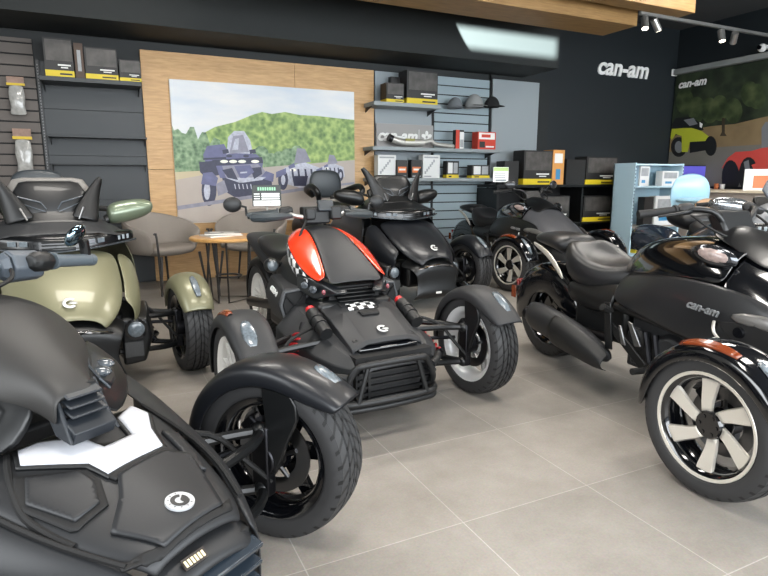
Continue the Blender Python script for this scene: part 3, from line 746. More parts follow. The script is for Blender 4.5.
def suspension(root,track,R,side,spring_mat,steer=0,zc=0,body=.2,xo=0):
    y0=side*(track/2-.085); z0=R
    for z,zz,dx in ((z0+.10,z0+.13,.13),(z0-.10,z0-.06,.17)):
        g=G()
        hub=Vector((0,y0,z))
        for s in (-1,1): g.tube([hub,(s*dx*.45+xo*.6,y0-side*.10,z+.005),(s*dx+xo,side*body,zz)],.017,n=8,smoothk=3)
        g.ell(hub,(.03,.03,.03)); g.tube([(-dx+xo,side*body,zz),(dx+xo,side*body,zz)],.02,n=8)
        g.obj('control_arm',black_satin,root)
    g=G().box((0,side*(track/2-.075),z0),(.07,.04,.24)).tube([(0,side*(track/2-.09),z0),(0,side*(track/2-.02),z0)],.055,n=14)
    g.obj('hub_carrier',darksteel,root,bevel=.006)
    a=Vector((-.06,y0-side*.12,z0-.08)); b=Vector((-.22,side*(body+.08),z0+.17))
    g=G().tube([a,b],.016,n=10).tube([a.lerp(b,.62),b],.03,n=12).tube([a.lerp(b,.06),a.lerp(b,.12)],.045,n=12)
    s=g.obj('shock_absorber',darksteel,root)
    coil(G(),a.lerp(b,.12),a.lerp(b,.80),.04,.0075,8).obj('coil_spring',spring_mat,s)
    G().tube([(-.09,y0,z0+.02),(-.10,side*body*.8,z0+.06)],.011,n=8).obj('tie_rod',darksteel,root)
    G().tube([(.03,y0+side*.01,z0-.07),(.0,y0-side*.06,z0+.02),(-.06,y0-side*.16,z0+.14),(-.12,side*body,z0+.2)],.009,n=6,smoothk=4).obj('brake_hose',rubber,root)
def mirror(root,pos,stem0,R,mat,side,r=(.025,.075,.05)):
    o=G().tube([stem0,Vector(stem0).lerp(Vector(pos),.5)+Vector((0,0,.015)),pos],.009,n=8,smoothk=4).obj('mirror_stem',black_satin,root)
    G().ell(pos,r,R=R).obj('mirror',mat,root)
def handlebar(root,c,half_w,zg,xg,steer=0,bar_m=black_satin,grip_m=rubber,rise=.05,lever=True,house=.06):
    """bar from the centre clamp c out to both grips at (xg, +-half_w, zg)"""
    cx,cz=c
    g=G()
    for s in (-1,1):
        g.tube([(cx,0,cz),(cx+.02,s*.06,cz+.005),(cx-.0,s*.15,cz+rise),(xg+.06,s*(half_w-.16),zg+.02),(xg,s*half_w,zg)],.0135,n=10,smoothk=5)
    h=g.obj('handlebar',bar_m,root)
    for s in (-1,1):
        a=Vector((xg+.06,s*(half_w-.15),zg+.018)); b=Vector((xg,s*half_w,zg))
        g=G().tube([a,b],.0195,n=14).tube([a.lerp(b,-.03),a.lerp(b,.04)],.026,n=14).tube([a.lerp(b,.98),a.lerp(b,1.1)],.02,n=14)
        g.obj('grip',grip_m,root)
        q=a.lerp(b,-.32)
        G().tube([a.lerp(b,-.55),a.lerp(b,-.42),a.lerp(b,-.15),a.lerp(b,-.05)],[.018,.03,.03,.02],n=8).obj('switch_housing',black_matte,root,bevel=.004)
        if lever: G().tube([q+Vector((.03,0,0)),a.lerp(b,.1)+Vector((.065,0,-.005)),a.lerp(b,.8)+Vector((.06,0,-.012))],[.008,.007,.006],n=6,smoothk=3).obj('lever',black_satin,root)
    return h
def seat_pad(name,rows,root,mat=None): return blob(name,rows,mat or seat_vinyl,root)
# ================================================================== SPYDER STYLE ROADSTER (bare handlebar, big rear fender)
def roadster(name,label,loc,hd,s,top_m,side_m,fend_m,steer=0,full_front=True,side_text=True,fa=(12,184),bars=True,grp=None,wheel_style='f3',fend_bracket=False,spring=None,fg=False,mirrors=(1,-1)):
    root=thing(name,label,'motorcycle',loc,hd,s,grp)
    R,W,rim,tr=.286,.165,.205,1.34 if fg else 1.30
    for sd in (1,-1):
        wheel(root,'front_wheel',(0,sd*tr/2,R),steer,R,W,rim,sd,wheel_style,black_gloss)
        fender(root,(0,sd*tr/2,R),steer,R,W*1.18,fa[0],fa[1],fend_m,sd,drop=.06,lift=.028,
               marker=((44,66,.0,.06) if fg else (26,62,*( (.012,.055) if sd>0 else (-.055,-.012)))),amb=None if fg else (70,114,*((.055,.09) if sd>0 else (-.09,-.055))),bracket=fend_bracket,tip=.03 if fend_bracket else 0)
        suspension(root,tr,R,sd,spring or spring_black)
    wheel(root,'rear_wheel',(-1.709,0,.303),0,.303,.225,.205,-1,'simple',black_gloss)
    # rear fender hugging the wheel
    f=fender(root,(-1.709,0,.303),0,.303,.285,4,198,black_gloss,1,'rear_fender',drop=.19,lift=.035,crown=.02)
    G().box((-.34,-.135,.10),(.05,.01,.09)).obj('side_reflector',amber,f,bevel=.003)
    G().box((-.365,.0,.16),(.015,.18,.05),R=Matrix.Rotation(-.4,3,'Y')).obj('tail_lamp',M('tail_lamp_red','#7d1512',.15,coat=1.),f,bevel=.004)
    # seats
    seat_pad('rider_seat',[(-1.53,[(0,.80),(.06,.80),(.12,.78),(.13,.74),(.06,.72),(0,.72)]),(-1.47,[(0,.835),(.10,.85),(.17,.825),(.185,.68),(.10,.6),(0,.6)]),(-1.40,[(0,.765),(.11,.79),(.21,.815),(.235,.63),(.14,.55),(0,.55)]),
      (-1.27,[(0,.705),(.11,.715),(.21,.745),(.235,.60),(.14,.52),(0,.52)]),(-1.12,[(0,.705),(.09,.705),(.175,.71),(.2,.58),(.12,.52),(0,.52)]),(-.98,[(0,.75),(.07,.745),(.12,.73),(.14,.62),(.08,.55),(0,.55)]),(-.92,[(0,.77),(.05,.76),(.08,.74),(.08,.66),(.05,.6),(0,.6)])],root)
    seat_pad('passenger_seat',[(-1.90,[(0,.835),(.05,.835),(.08,.82),(.08,.80),(.05,.785),(0,.785)]),(-1.82,[(0,.86),(.09,.855),(.14,.83),(.14,.80),(.08,.775),(0,.775)]),(-1.65,[(0,.87),(.11,.865),(.175,.83),(.175,.79),(.1,.75),(0,.75)]),(-1.48,[(0,.855),(.10,.85),(.16,.81),(.16,.76),(.1,.70),(0,.70)])],root)
    for sd in (1,-1):
        G().grid([[(-1.89,sd*.10,.79),(-1.89,sd*.10,.765)],[(-1.76,sd*.165,.785),(-1.76,sd*.165,.75)],[(-1.62,sd*.195,.765),(-1.62,sd*.195,.715)],[(-1.50,sd*.215,.70),(-1.50,sd*.215,.64)],[(-1.40,sd*.235,.62),(-1.40,sd*.235,.575)]]).obj('seat_trim',alu,root,solid=.012,sub=1)
        # rear under seat panel and frame
        shell('seat_base_panel',[(-1.42,[(.17,.60),(.2,.56),(.17,.46)]),(-1.2,[(.19,.58),(.235,.53),(.21,.44)]),(-.95,[(.15,.66),(.26,.58),(.26,.46)])],black_satin,root,side=sd,thick=.01,sub=1)
        G().tube([(-1.72,sd*.18,.30),(-1.3,sd*.2,.30),(-1.0,sd*.22,.32)],[.035,.03,.03],n=10).obj('swingarm',darksteel,root)
        G().tube([(-.95,sd*.24,.52),(-.6,sd*.27,.50),(-.25,sd*.25,.44),(.05,sd*.2,.36)],.026,n=10,smoothk=4).obj('frame_tube',black_satin,root)
        g=G().box((-.93,sd*.31,.42),(.05,.012,.26),R=Matrix.Rotation(-.12,3,'Y')).box((-.80,sd*.30,.34),(.30,.012,.05),R=Matrix.Rotation(.6,3,'Y'))
        g.obj('peg_bracket',black_satin,root,bevel=.004)
        G().tube([(-.93,sd*.30,.5),(-.93,sd*.36,.53)],.02,n=8).obj('passenger_peg',rubber,root)
        G().tube([(-.62,sd*.26,.26),(-.62,sd*.44,.27)],.018,n=8).obj('rider_peg',rubber,root)
    # engine, muffler
    g=G().box((-.62,0,.36),(.5,.4,.3)).box((-.62,0,.26),(.62,.32,.16))
    for sd in(-1,1):
        g.lathe([(0,sd*.24),(.09,sd*.24),(.11,sd*.2),(.11,sd*.15)],c=(-.6,0,.33),n=20); g.lathe([(0,sd*.22),(.06,sd*.22),(.07,sd*.18)],c=(-.83,0,.36),n=16)
    g.obj('engine',dark_grey,root,bevel=.015)
    G().box((-1.12,0,.42),(.42,.40,.26)).obj('battery_cover',black_satin,root,bevel=.03)
    for sd in (1,-1):
        g=G()
        for dx,l in ((-.74,.18),(-.68,.2),(-.52,.14)): g.tube([(dx,sd*.235,.42),(dx+.06,sd*.25,.42-l)],.016,n=8)
        g.obj('coolant_pipe',darksteel,root)
        G().prism([(-.80,sd*.30,.475),(-.765,sd*.30,.47),(-.70,sd*.30,.36),(-.74,sd*.30,.35)],(0,sd*.012,0)).prism([(-.86,sd*.30,.44),(-.84,sd*.30,.44),(-.80,sd*.30,.34),(-.83,sd*.30,.34)],(0,sd*.012,0)).obj('heel_plate',steel,root,bevel=.004)
    rows=[]
    for u,x,y,z,rr in ((0,-1.62,.30,.345,.075),(.1,-1.57,.31,.345,.098),(.5,-1.3,.32,.315,.102),(.8,-1.06,.31,.27,.085),(1,-.9,.29,.235,.03)):
        rows.append([(x,-y+rr*.8*math.cos(q*PI/6),z+rr*math.sin(q*PI/6)) for q in range(12)])
    mf=G().hull(rows).obj('muffler',dark_grey,root,sub=1)
    rows=[[(x+.0,-.32+ -.092*math.cos(q),.0+zc+.106*k*math.sin(q)) for q in [(-1.3+2.6*j/6) for j in range(7)]] for x,zc,k in ((-1.32,.31,1.0),(-1.15,.285,.95),(-.95,.245,.75),(-.86,.225,.4))]
    G().grid(rows).obj('heat_shield',black_matte,mf,solid=.006,sub=1)
    G().lathe([(.0,.0),(.04,0),(.045,.03)],c=(-1.625,-.30,.34),R=Matrix.Rotation(PI/2,3,'Z'),n=16).obj('exhaust_tip',darksteel,mf)
    # tank and cockpit
    dz=-.10 if fg else 0
    shell('tank_cover',[(-1.0,[(0,.80),(.06,.79),(.11,.75),(.15,.68)]),(-.95,[(0,.86),(.09,.85),(.16,.80),(.2,.70)]),(-.82,[(0,.905),(.12,.90),(.21,.84),(.25,.72)]),(-.62,[(0,.93),(.15,.925),(.245,.86),(.29,.74)])]+([] if fg else [(-.42,[(0,.93),(.17,.92),(.27,.86),(.31,.76)]),(-.28,[(0,.91),(.17,.90),(.275,.83),(.31,.74)])]),black_gloss,root,loc=(0,0,dz))
    for sd in (() if fg else (1,-1)):
        sp=shell('side_panel',[(-.98,[(.16,.70),(.23,.62),(.255,.55)]),(-.8,[(.245,.735),(.295,.62),(.29,.525)]),(-.6,[(.285,.755),(.325,.64),(.315,.50)]),(-.38,[(.305,.765),(.345,.63),(.325,.46)]),(-.18,[(.305,.74),(.345,.62),(.32,.45)]),(-.0,[(.29,.68),(.325,.57),(.30,.44)])],side_m,root,side=sd,thick=.012)
        # intake recess with bright edge
        G().prism([(-.27,sd*.335,.60),(-.1,sd*.34,.62),(.10,sd*.315,.58),(.12,sd*.305,.50),(-.08,sd*.335,.52),(-.2,sd*.34,.535)],(0,sd*.012,0)).obj('side_intake',dark_recess,sp,bevel=.003)
        G().tube([(-.275,sd*.355,.60),(-.27,sd*.357,.55),(-.20,sd*.356,.50),(-.12,sd*.352,.47)],.007,n=6,smoothk=3).obj('intake_trim',alu,sp)
        G().lathe([(0,.0),(.022,0),(.026,-.012)],c=(-.16,sd*.362,.575),R=Matrix.Rotation(0 if sd>0 else PI,3,'Z'),n=16).obj('side_lamp',black_gloss,sp)
        G().grid([[(-.24,sd*.345,.65),(-.2,sd*.353,.605)],[(-.08,sd*.338,.675),(-.06,sd*.35,.61)],[(.06,sd*.312,.64),(.07,sd*.325,.575)],[(.16,sd*.285,.565),(.165,sd*.295,.53)]]).obj('side_accent',silver_paint,sp,solid=.012,sub=1)
        # turn lamp pod
        G().ell((-.36,sd*.285,.875),(.085,.03,.036),R=Matrix.Rotation(.22,3,'Y')@Matrix.Rotation(-sd*.25,3,'Z')).obj('turn_lamp',M('turn_lens','#8d7d78',.18,coat=.6,noise=.6,nscale=60),root)
        G().ell((-.36,sd*.282,.872),(.10,.028,.046),R=Matrix.Rotation(.22,3,'Y')@Matrix.Rotation(-sd*.25,3,'Z')).obj('turn_lamp_bezel',M('dark_chrome','#5a5c60',.15,metal=.9),root)
        if side_text:
            mt=Matrix.Translation((-.335,sd*.362,.645))@(Matrix.Rotation(PI,4,'Z') if sd>0 else Matrix())@Matrix.Rotation((.10 if sd<0 else -.10),4,'Y')@Matrix.Rotation(PI/2,4,'X')
            text('lettering','can-am',.056,M('letter_grey','#8e9092',.4,metal=.4),sp,mt,shear=.25,ext=.004,off=.001)
    if full_front:
        shell('nose_cowl',[(-.30,[(0,.90),(.14,.89),(.25,.83),(.31,.74),(.33,.66)]),(-.12,[(0,.83),(.13,.82),(.23,.75),(.31,.665),(.335,.60)]),(.06,[(0,.73),(.11,.725),(.2,.67),(.27,.60),(.30,.53)]),(.22,[(0,.64),(.10,.63),(.17,.58),(.22,.52),(.245,.44)]),(.36,[(0,.56),(.08,.55),(.14,.50),(.17,.45),(.18,.38)]),(.44,[(0,.47),(.07,.46),(.11,.43),(.13,.38),(.13,.32)])],top_m,root,thick=.01)
        shell('lower_fascia',[(.0,[(0,.50),(.2,.5),(.29,.46),(.28,.24)]),(.3,[(0,.5),(.12,.48),(.21,.42),(.2,.22)]),(.43,[(0,.36),(.08,.36),(.13,.33),(.12,.24)]),(.44,[(0,.24),(.06,.24),(.1,.24),(.1,.2)])],black_matte,root,thick=.01)
        for sd in (1,-1): G().ell((.22,sd*.2,.50),(.10,.035,.035),R=Matrix.Rotation(-sd*.7,3,'Z')).obj('headlight',lens,root)
        badge(root,(.375,0,.535),(0,1,0),(-.5,0,.5),.035)
        g=G()
        for z in (.26,.29,.32,.35): g.box((.445,0,z),(.012,.18,.008))
        g.obj('grille',dark_recess,root)
    if bars:
        shell('screen_cowl',[(-.5,[(0,1.0),(.08,.99),(.15,.95)]),(-.35,[(0,.975),(.1,.965),(.19,.91)]),(-.15,[(0,.87),(.11,.86),(.2,.80)])],smoke,root,thick=.006)
        G().box((-.5,0,1.0),(.07,.22,.12),R=Matrix.Rotation(-.5,3,'Y')).obj('instrument_cluster',black_satin,root,bevel=.015)
        handlebar(root,(-.5,.97),.42,1.045,-.66,rise=.09)
        for sd in mirrors: mirror(root,(-.5,sd*.32,1.13),(-.55,sd*.25,1.06),Matrix.Rotation(sd*.3,3,'Z'),M('mirror_shell','#3d3e40',.2,metal=.6),sd)
        g=G()
        for sd in (1,-1): g.tube([(-.55,sd*.22,1.04),(-.45,sd*.2,.98),(-.42,sd*.1,.93),(-.5,sd*.05,.9)],.006,n=6,smoothk=4)
        g.obj('control_cable',rubber,root)
    return root
f3=roadster('three_wheeled_motorcycle','gloss black three wheeler at right with can-am side lettering and machined spokes',(2.65,1.26,0),-1.62,.98,black_gloss,M('side_panel_black','#1c1d1f',.36,coat=.15),black_gloss,mirrors=())
far=roadster('three_wheeled_motorcycle','black three wheeler with silver spokes parked furthest back before the black cabinet',(4.57,4.95,0),-1.56,1.0,M('charcoal_silver','#55565a',.35,metal=.5,coat=.3),black_satin,black_gloss,steer=.1)
# -------- foreground machine: same family, matte graphite front modelled closely
fg=roadster('three_wheeled_motorcycle','nearest dark matte three wheeler at lower left with white hood sticker',(-.10,1.42,0),-1.0,1.0,graphite,graphite,matte_black_paint,steer=.17,full_front=False,bars=False,side_text=False,wheel_style='simple',fend_bracket=True,fg=True,fa=(38,196))
cowl=shell('upper_cowl',[(-.70,[(0,.85),(.12,.84),(.24,.79),(.32,.70),(.35,.58)]),(-.5,[(0,.878),(.12,.87),(.23,.81),(.315,.70),(.345,.58)]),(-.35,[(0,.865),(.10,.855),(.18,.805),(.235,.74),(.25,.68)]),(-.2,[(0,.818),(.075,.81),(.125,.775),(.158,.73),(.165,.69)]),(-.09,[(0,.775),(.045,.77),(.07,.75),(.085,.72),(.088,.69)]),(-.02,[(0,.742),(.033,.74),(.05,.725),(.055,.705),(.055,.67)]),(.02,[(0,.71),(.03,.708),(.045,.70),(.05,.68),(.05,.64)])],graphite,fg,thick=.012)
# vent beak
g=G()
for k,(z,x,w) in enumerate(((.712,.012,.082),(.692,.019,.084),(.672,.026,.086))):
    g.box((x,.012,z),(.045,w,.007),R=Matrix.Rotation(.3,3,'Y'))
for s_ in (1,-1): g.prism([(-.01,.012+s_*.042,.728),(.035,.012+s_*.045,.65),(.06,.012+s_*.05,.612),(.01,.012+s_*.055,.625),(-.04,.012+s_*.05,.685)],(0,s_*.01,0))
g.box((.034,.012,.632),(.05,.10,.035),R=Matrix.Rotation(.5,3,'Y')); g.box((-.008,.012,.675),(.03,.085,.10),mi=1)
g.obj('front_vent',[M('vent_plastic','#1d2126',.45),dark_recess],fg,bevel=.003)
for sd in (1,-1):
    hb=shell('headlight_housing',[(-.40,[(.27,.72),(.33,.66),(.37,.615)]),(-.25,[(.175,.73),(.25,.66),(.31,.605)]),(-.12,[(.095,.72),(.16,.65),(.22,.60)]),(-.03,[(.05,.695),(.085,.64),(.12,.595)])],black_satin,fg,side=sd,thick=.01,sub=1)
    P=[(-.28,sd*.215,.70),(-.13,sd*.125,.695),(-.10,sd*.13,.67),(-.11,sd*.165,.648),(-.17,sd*.215,.64),(-.27,sd*.27,.65)]
    hl=G().prism(P,(.0,0,.012)).obj('headlight',lamp_dark,hb,bevel=.004)
    for k,(x,y) in enumerate(((-.20,.205),(-.145,.16))):
        G().ell((x,sd*y,.685),(.03,.026,.014),n=10,m=6).obj('projector',M('lens_dark','#4a4f54',.15,coat=.8,noise=.6,nscale=60),hb)
    G().tube([(-.29,sd*.205,.722),(-.125,sd*.118,.715),(-.085,sd*.118,.69),(-.08,sd*.14,.66)],.004,n=6).obj('lamp_trim',M('trim_grey','#3c4146',.4,metal=.3),hb)
# frunk lid
lid=shell('front_lid',[(-.11,[(0,.575),(.12,.575),(.21,.572),(.235,.56)]),(-.05,[(0,.585),(.12,.58),(.21,.575),(.24,.557)]),(.1,[(0,.57),(.1,.562),(.19,.553),(.215,.532)]),(.22,[(0,.548),(.09,.538),(.16,.53),(.185,.51)]),(.33,[(0,.528),(.08,.518),(.125,.511),(.15,.49)]),(.39,[(0,.515),(.06,.507),(.095,.50),(.115,.48)]),(.405,[(0,.49),(.06,.482),(.09,.476),(.105,.46)])],M('graphite_cool','#252628',.44,metal=.25,noise=.06,nscale=300,bump=.05),fg,thick=.012)
STK=[(-.06,-.10),(-.06,-.05),(-.01,.01),(.07,.02),(.06,.10),(-.04,.13),(-.09,.20),(-.02,.20),(.06,.15),(.14,.12),(.16,-.03),(.10,-.035),(.0,-.125)]
cen=(.04,.03)
def grow(P,d):
    out=[];n=len(P)
    for i in range(n):
        a=Vector(P[i-1]);b=Vector(P[i]);c=Vector(P[(i+1)%n]); e1=(b-a).normalized(); e2=(c-b).normalized(); nn=(Vector((e1.y,-e1.x))+Vector((e2.y,-e2.x)))
        nn=nn.normalized() if nn.length>1e-6 else Vector((0,0)); out.append((b.x+nn.x*d,b.y+nn.y*d))
    return out
area=sum(STK[i-1][0]*STK[i][1]-STK[i][0]*STK[i-1][1] for i in range(len(STK)))
gs=1 if area>0 else -1
drape('sticker_border',grow(STK,gs*.011),.9,black_matte,lid,lid,thick=.007,res=.014)
drape('hood_sticker',STK,.9,white_sticker,lid,lid,thick=.011,res=.014)
# raised centre panel and side insets
drape('hood_ridge',[(.178,-.02),(.158,.112),(.20,.15),(.30,.11),(.385,.075),(.395,-.075),(.30,-.12),(.24,-.06)],.9,M('graphite_cool'),lid,lid,thick=.010,res=.014)
drape('hood_recess_line',[(.166,-.035),(.148,.12),(.156,.128),(.176,.115),(.186,-.03)],.9,dark_recess,lid,lid,thick=.008,res=.014)
drape('hood_recess_line',[(.02,-.15),(.035,-.14),(.115,-.05),(.165,-.05),(.235,-.08),(.245,-.15),(.235,-.16),(.11,-.192)],.9,dark_recess,lid,lid,thick=.006,res=.014)
drape('hood_inset',[(.05,-.142),(.112,-.062),(.160,-.062),(.222,-.09),(.228,-.145),(.12,-.178)],.9,M('graphite_cool'),lid,lid,thick=.012,res=.014)
drape('hood_inset',[(.08,.165),(.10,.195),(.20,.165),(.27,.135),(.25,.12),(.17,.145)],.9,M('graphite_cool'),lid,lid,thick=.010,res=.014)
pts=[surf(lid,x_,y_)[0] for x_,y_ in ((-.07,-.118),(.0,-.15),(.08,-.178),(.14,-.19),(.2,-.183),(.26,-.168))]
G().tube(pts,.008,n=8,smoothk=3).obj('hood_gap',dark_recess,lid)
drape('hood_lip_shade',[(.372,.105),(.398,.09),(.402,-.09),(.372,-.15),(.355,-.145),(.388,-.08),(.386,.07)],.9,dark_recess,lid,lid,thick=.006,res=.014)  # shade under the lid's front lip, put in as a dark strip
bpos,bn=surf(lid,.338,.008)
badge(lid,bpos+Vector((0,0,.012)),(-.25,.97,0),(-.97,-.25,.2),.029)
# nose under the lid: lip, plate, grille
sh=shell('grille_surround',[(.375,[(0,.475),(.08,.468),(.12,.456),(.15,.43)]),(.405,[(0,.465),(.07,.458),(.11,.445),(.14,.41)]),(.428,[(0,.45),(.07,.442),(.105,.43),(.13,.40)]),(.433,[(0,.435),(.07,.427),(.10,.415),(.125,.38)])],M('graphite_cool'),fg,thick=.012)
P=frame((.418,-.03,.4635),(0,1,0),(-.55,0,.5))
g=G(); g.prism([P@Vector(q) for q in ((-.027,-.011,0),(.027,-.011,0),(.027,.011,0),(-.027,.011,0))],P.to_3x3()@Vector((0,0,.004)))
for k in range(6): g.prism([P@Vector(q) for q in ((-.023+.008*k,-.007,.004),(-.018+.008*k,-.007,.004),(-.019+.008*k,.006,.004),(-.024+.008*k,.006,.004))],P.to_3x3()@Vector((0,0,.0015)),mi=1)
g.obj('dealer_plate',[M('plate_dark','#2a2320',.4),M('plate_gold','#d9c9a5',.35,metal=.3)],sh,weld=False)
g=G(); g.box((.39,0,.33),(.05,.24,.24),mi=1)
for k in range(5): g.box((.433-.004*k,0,.42-.042*k),(.035,.25,.012),R=Matrix.Rotation(.3,3,'Y'))
g.obj('grille',[M('grille_blue_black','#232b33',.25,coat=.5),dark_recess],fg,bevel=.003)
for sd in (1,-1):
    shell('side_cowl',[(-.5,[(.33,.60),(.45,.55),(.49,.46),(.46,.30)]),(-.3,[(.285,.585),(.395,.545),(.45,.455),(.44,.28)]),(-.1,[(.245,.565),(.335,.525),(.395,.445),(.39,.25)]),(.1,[(.222,.54),(.275,.51),(.315,.44),(.31,.24)]),(.25,[(.185,.518),(.222,.495),(.245,.435),(.24,.24)]),(.36,[(.135,.488),(.16,.47),(.18,.42),(.18,.25)]),(.425,[(.115,.455),(.128,.437),(.142,.40),(.135,.25)])],M('graphite_cool'),fg,side=sd,thick=.014)
    G().tube([(-.1,sd*.243,.572),(.1,sd*.222,.546),(.25,sd*.188,.522),(.37,sd*.14,.497)],.006,n=6,smoothk=3).obj('panel_gap',dark_recess,fg)
# handlebar seen at the left edge
hb=handlebar(fg,(-.5,.935),.40,.925,-.55,rise=.02,bar_m=M('bar_grey','#5d666d',.35,metal=.5),grip_m=M('grip_grey','#4b5359',.5),lever=False)
sw=G().tube([(-.50,.125,.94),(-.51,.215,.935)],[.048,.044],n=8).tube([(-.50,.10,.94),(-.50,.125,.94)],[.03,.045],n=8).obj('switch_cluster',M('switch_grey','#454b52',.4),fg,bevel=.006)
mirror(fg,(-.52,.345,1.01),(-.555,.40,.93),Matrix.Rotation(.6,3,'Y')@Matrix.Rotation(.5,3,'Z'),mirror_glass,1,r=(.018,.048,.038))
G().tube([(-.555,.395,.915),(-.545,.385,.99)],.016,n=8).obj('mirror_clamp',black_satin,fg)
g=G().tube([(-.5,.13,.95),(-.42,.10,.92),(-.40,.03,.90),(-.46,0,.9)],.006,n=6,smoothk=4); g.obj('control_cable',rubber,fg)
G().box((-.52,0,.94),(.10,.16,.07),R=Matrix.Rotation(-.4,3,'Y')).obj('instrument_cluster',M('switch_grey'),fg,bevel=.015)
# ================================================================== ORANGE SPORT TRIKE IN THE MIDDLE
ry=thing('three_wheeled_motorcycle','orange and black three wheeler in the middle with checkered trim','motorcycle',(1.165,2.56,0),-1.52,.98)
R,W,rim,tr=.29,.16,.21,1.34
red_spring=M('spring_red','#a81c22',.35,coat=.3)
for sd in (1,-1):
    wheel(ry,'front_wheel',(0,sd*tr/2,R),.01,R,W,rim,sd,'ryker',white_paint if sd<0 else silver_rim)
    fender(ry,(0,sd*tr/2,R),.01,R,W*1.22,30,188,dark_grey,sd,drop=.055,lift=.026,marker=(42,68,*((-.01,.05) if sd>0 else (-.05,.01))),amb=(84,122,*((.04,.08) if sd>0 else (-.08,-.04))) if sd<0 else None,bracket=True,tip=.03)
    suspension(ry,tr,R,sd,red_spring,xo=-.15)
    if sd<0: G().box((.0,sd*(tr/2+.062),R),(.10,.003,.02),R=Matrix.Rotation(-.7,3,'Y')).obj('wheel_decal',M('decal_red','#b3262a',.4),ry)
wheel(ry,'rear_wheel',(-1.709,0,.30),0,.30,.205,.205,-1,'ryker',white_paint)
fender(ry,(-1.709,0,.30),0,.30,.22,30,190,black_satin,1,'rear_fender',drop=.06,lift=.03)
# tank: dark centre spine, orange flanks, checkered lower band
rows=[(-.86,[(0,.90),(.06,.892),(.12,.85),(.13,.76)]),(-.74,[(0,.945),(.085,.93),(.185,.86),(.195,.75)]),(-.58,[(0,.925),(.10,.908),(.235,.825),(.24,.715)]),(-.43,[(0,.855),(.12,.838),(.24,.75),(.24,.655)]),(-.31,[(0,.778),(.14,.763),(.222,.695),(.222,.63)]),(-.21,[(0,.712),(.16,.698),(.192,.672),(.192,.632)]),(-.17,[(0,.675),(.155,.666),(.175,.652),(.175,.628)])]
shell('tank_cover',[(x,[p[0],(p[1][0]*.5,p[0][1]*.5+p[1][1]*.5+.006),p[1]]) for x,p in rows],dark_grey,ry,thick=.01)
chk=checker_mat((22,22,22))
for sd in (1,-1):
    o=shell('orange_flank',[(x,[(p[1][0]+.001,p[1][1]+.003),((p[1][0]+p[2][0])/2+.008,(p[1][1]+p[2][1])/2+.016),(p[2][0]+.004,p[2][1]+.003)]) for x,p in rows[:6]],orange_paint,ry,side=sd,thick=.012)
    shell('checkered_band',[(x,[p[2],(p[2][0]+.004,(p[2][1]+p[3][1])/2),(p[3][0]-.01,p[3][1])]) for x,p in rows[1:5]],chk,ry,side=sd,thick=.008,sub=1)
    # headlights under the flank tips
    P=[(-.41,sd*.255,.705),(-.28,sd*.23,.69),(-.135,sd*.13,.635),(-.13,sd*.133,.62),(-.24,sd*.225,.588),(-.39,sd*.258,.615)]
    hl=G().prism(P,(0,-sd*.06,0)).obj('headlight',lamp_dark,ry,bevel=.008)
    for k,(x,y,z) in enumerate(((-.325,.241,.65),(-.25,.222,.637))): G().ell((x,sd*y,z),(.027,.008,.02),R=Matrix.Rotation(-sd*.45,3,'Z'),n=12,m=8).obj('headlight_lens',M('lens_dark','#4a4f54',.15,coat=.8,noise=.6,nscale=60),hl)
    G().ell((-.18,sd*.19,.632),(.016,.01,.014),n=10,m=6).obj('running_lamp',M('lamp_pink','#8a4a52',.2,coat=1.),hl)
# vent between tank and hood
g=G(); g.box((-.245,0,.59),(.08,.30,.12),mi=1)
for k in range(4): g.box((-.21+.006*k,0,.64-.02*k),(.05,.27-.02*k,.008),R=Matrix.Rotation(.3,3,'Y'))
g.obj('front_vent',[black_satin,dark_recess],ry,bevel=.002)
# hood: crisp raised wedge with side walls
def hrow(x,z,w,drop): return [(x,0,z+.004),(x,w*.62,z),(x,w*.66,z-.002),(x,w,z-drop*.5),(x,w+.006,z-drop*.55),(x,w+.012,z-drop*2.2)]
hood=G().grid(half([(x,[(q[1],q[2]) for q in hrow(x,z,w,d)]) for x,z,w,d in ((-.25,.567,.20,.03),(-.242,.572,.20,.03),(-.08,.53,.195,.04),(-.07,.536,.195,.05),(.06,.487,.19,.055),(.16,.445,.185,.055),(.175,.428,.18,.05))])).obj('hood',dark_grey,ry,solid=.01,bevel=.004,ang=25)
drape('checkered_decal',[(-.16,-.075),(-.16,.075),(-.09,.085),(-.09,-.085)],.9,checker_mat((34,34,.01)),hood,hood,thick=.006)
drape('hood_slot',[(-.05,-.055),(-.05,.055),(-.01,.048),(-.01,-.048)],.9,dark_recess,hood,hood,thick=.012)
for s_ in (1,-1): drape('hood_scoop',[(-.255,s_*.12),(-.255,s_*.07),(-.2,s_*.08),(-.13,s_*.11)],.9,dark_recess,hood,hood,thick=.006)
bp,bn=surf(hood,.115,.0)
badge_c(hood,bp+Vector((0,0,.008)),(.05,.99,0),(-.9,.0,.3),.03)
g=G(); g.box((.165,0,.403),(.035,.33,.03),R=Matrix.Rotation(.5,3,'Y')); g.box((.15,0,.37),(.04,.31,.06),mi=1)
g.obj('nose_lip',[black_gloss,dark_recess],ry,bevel=.008)
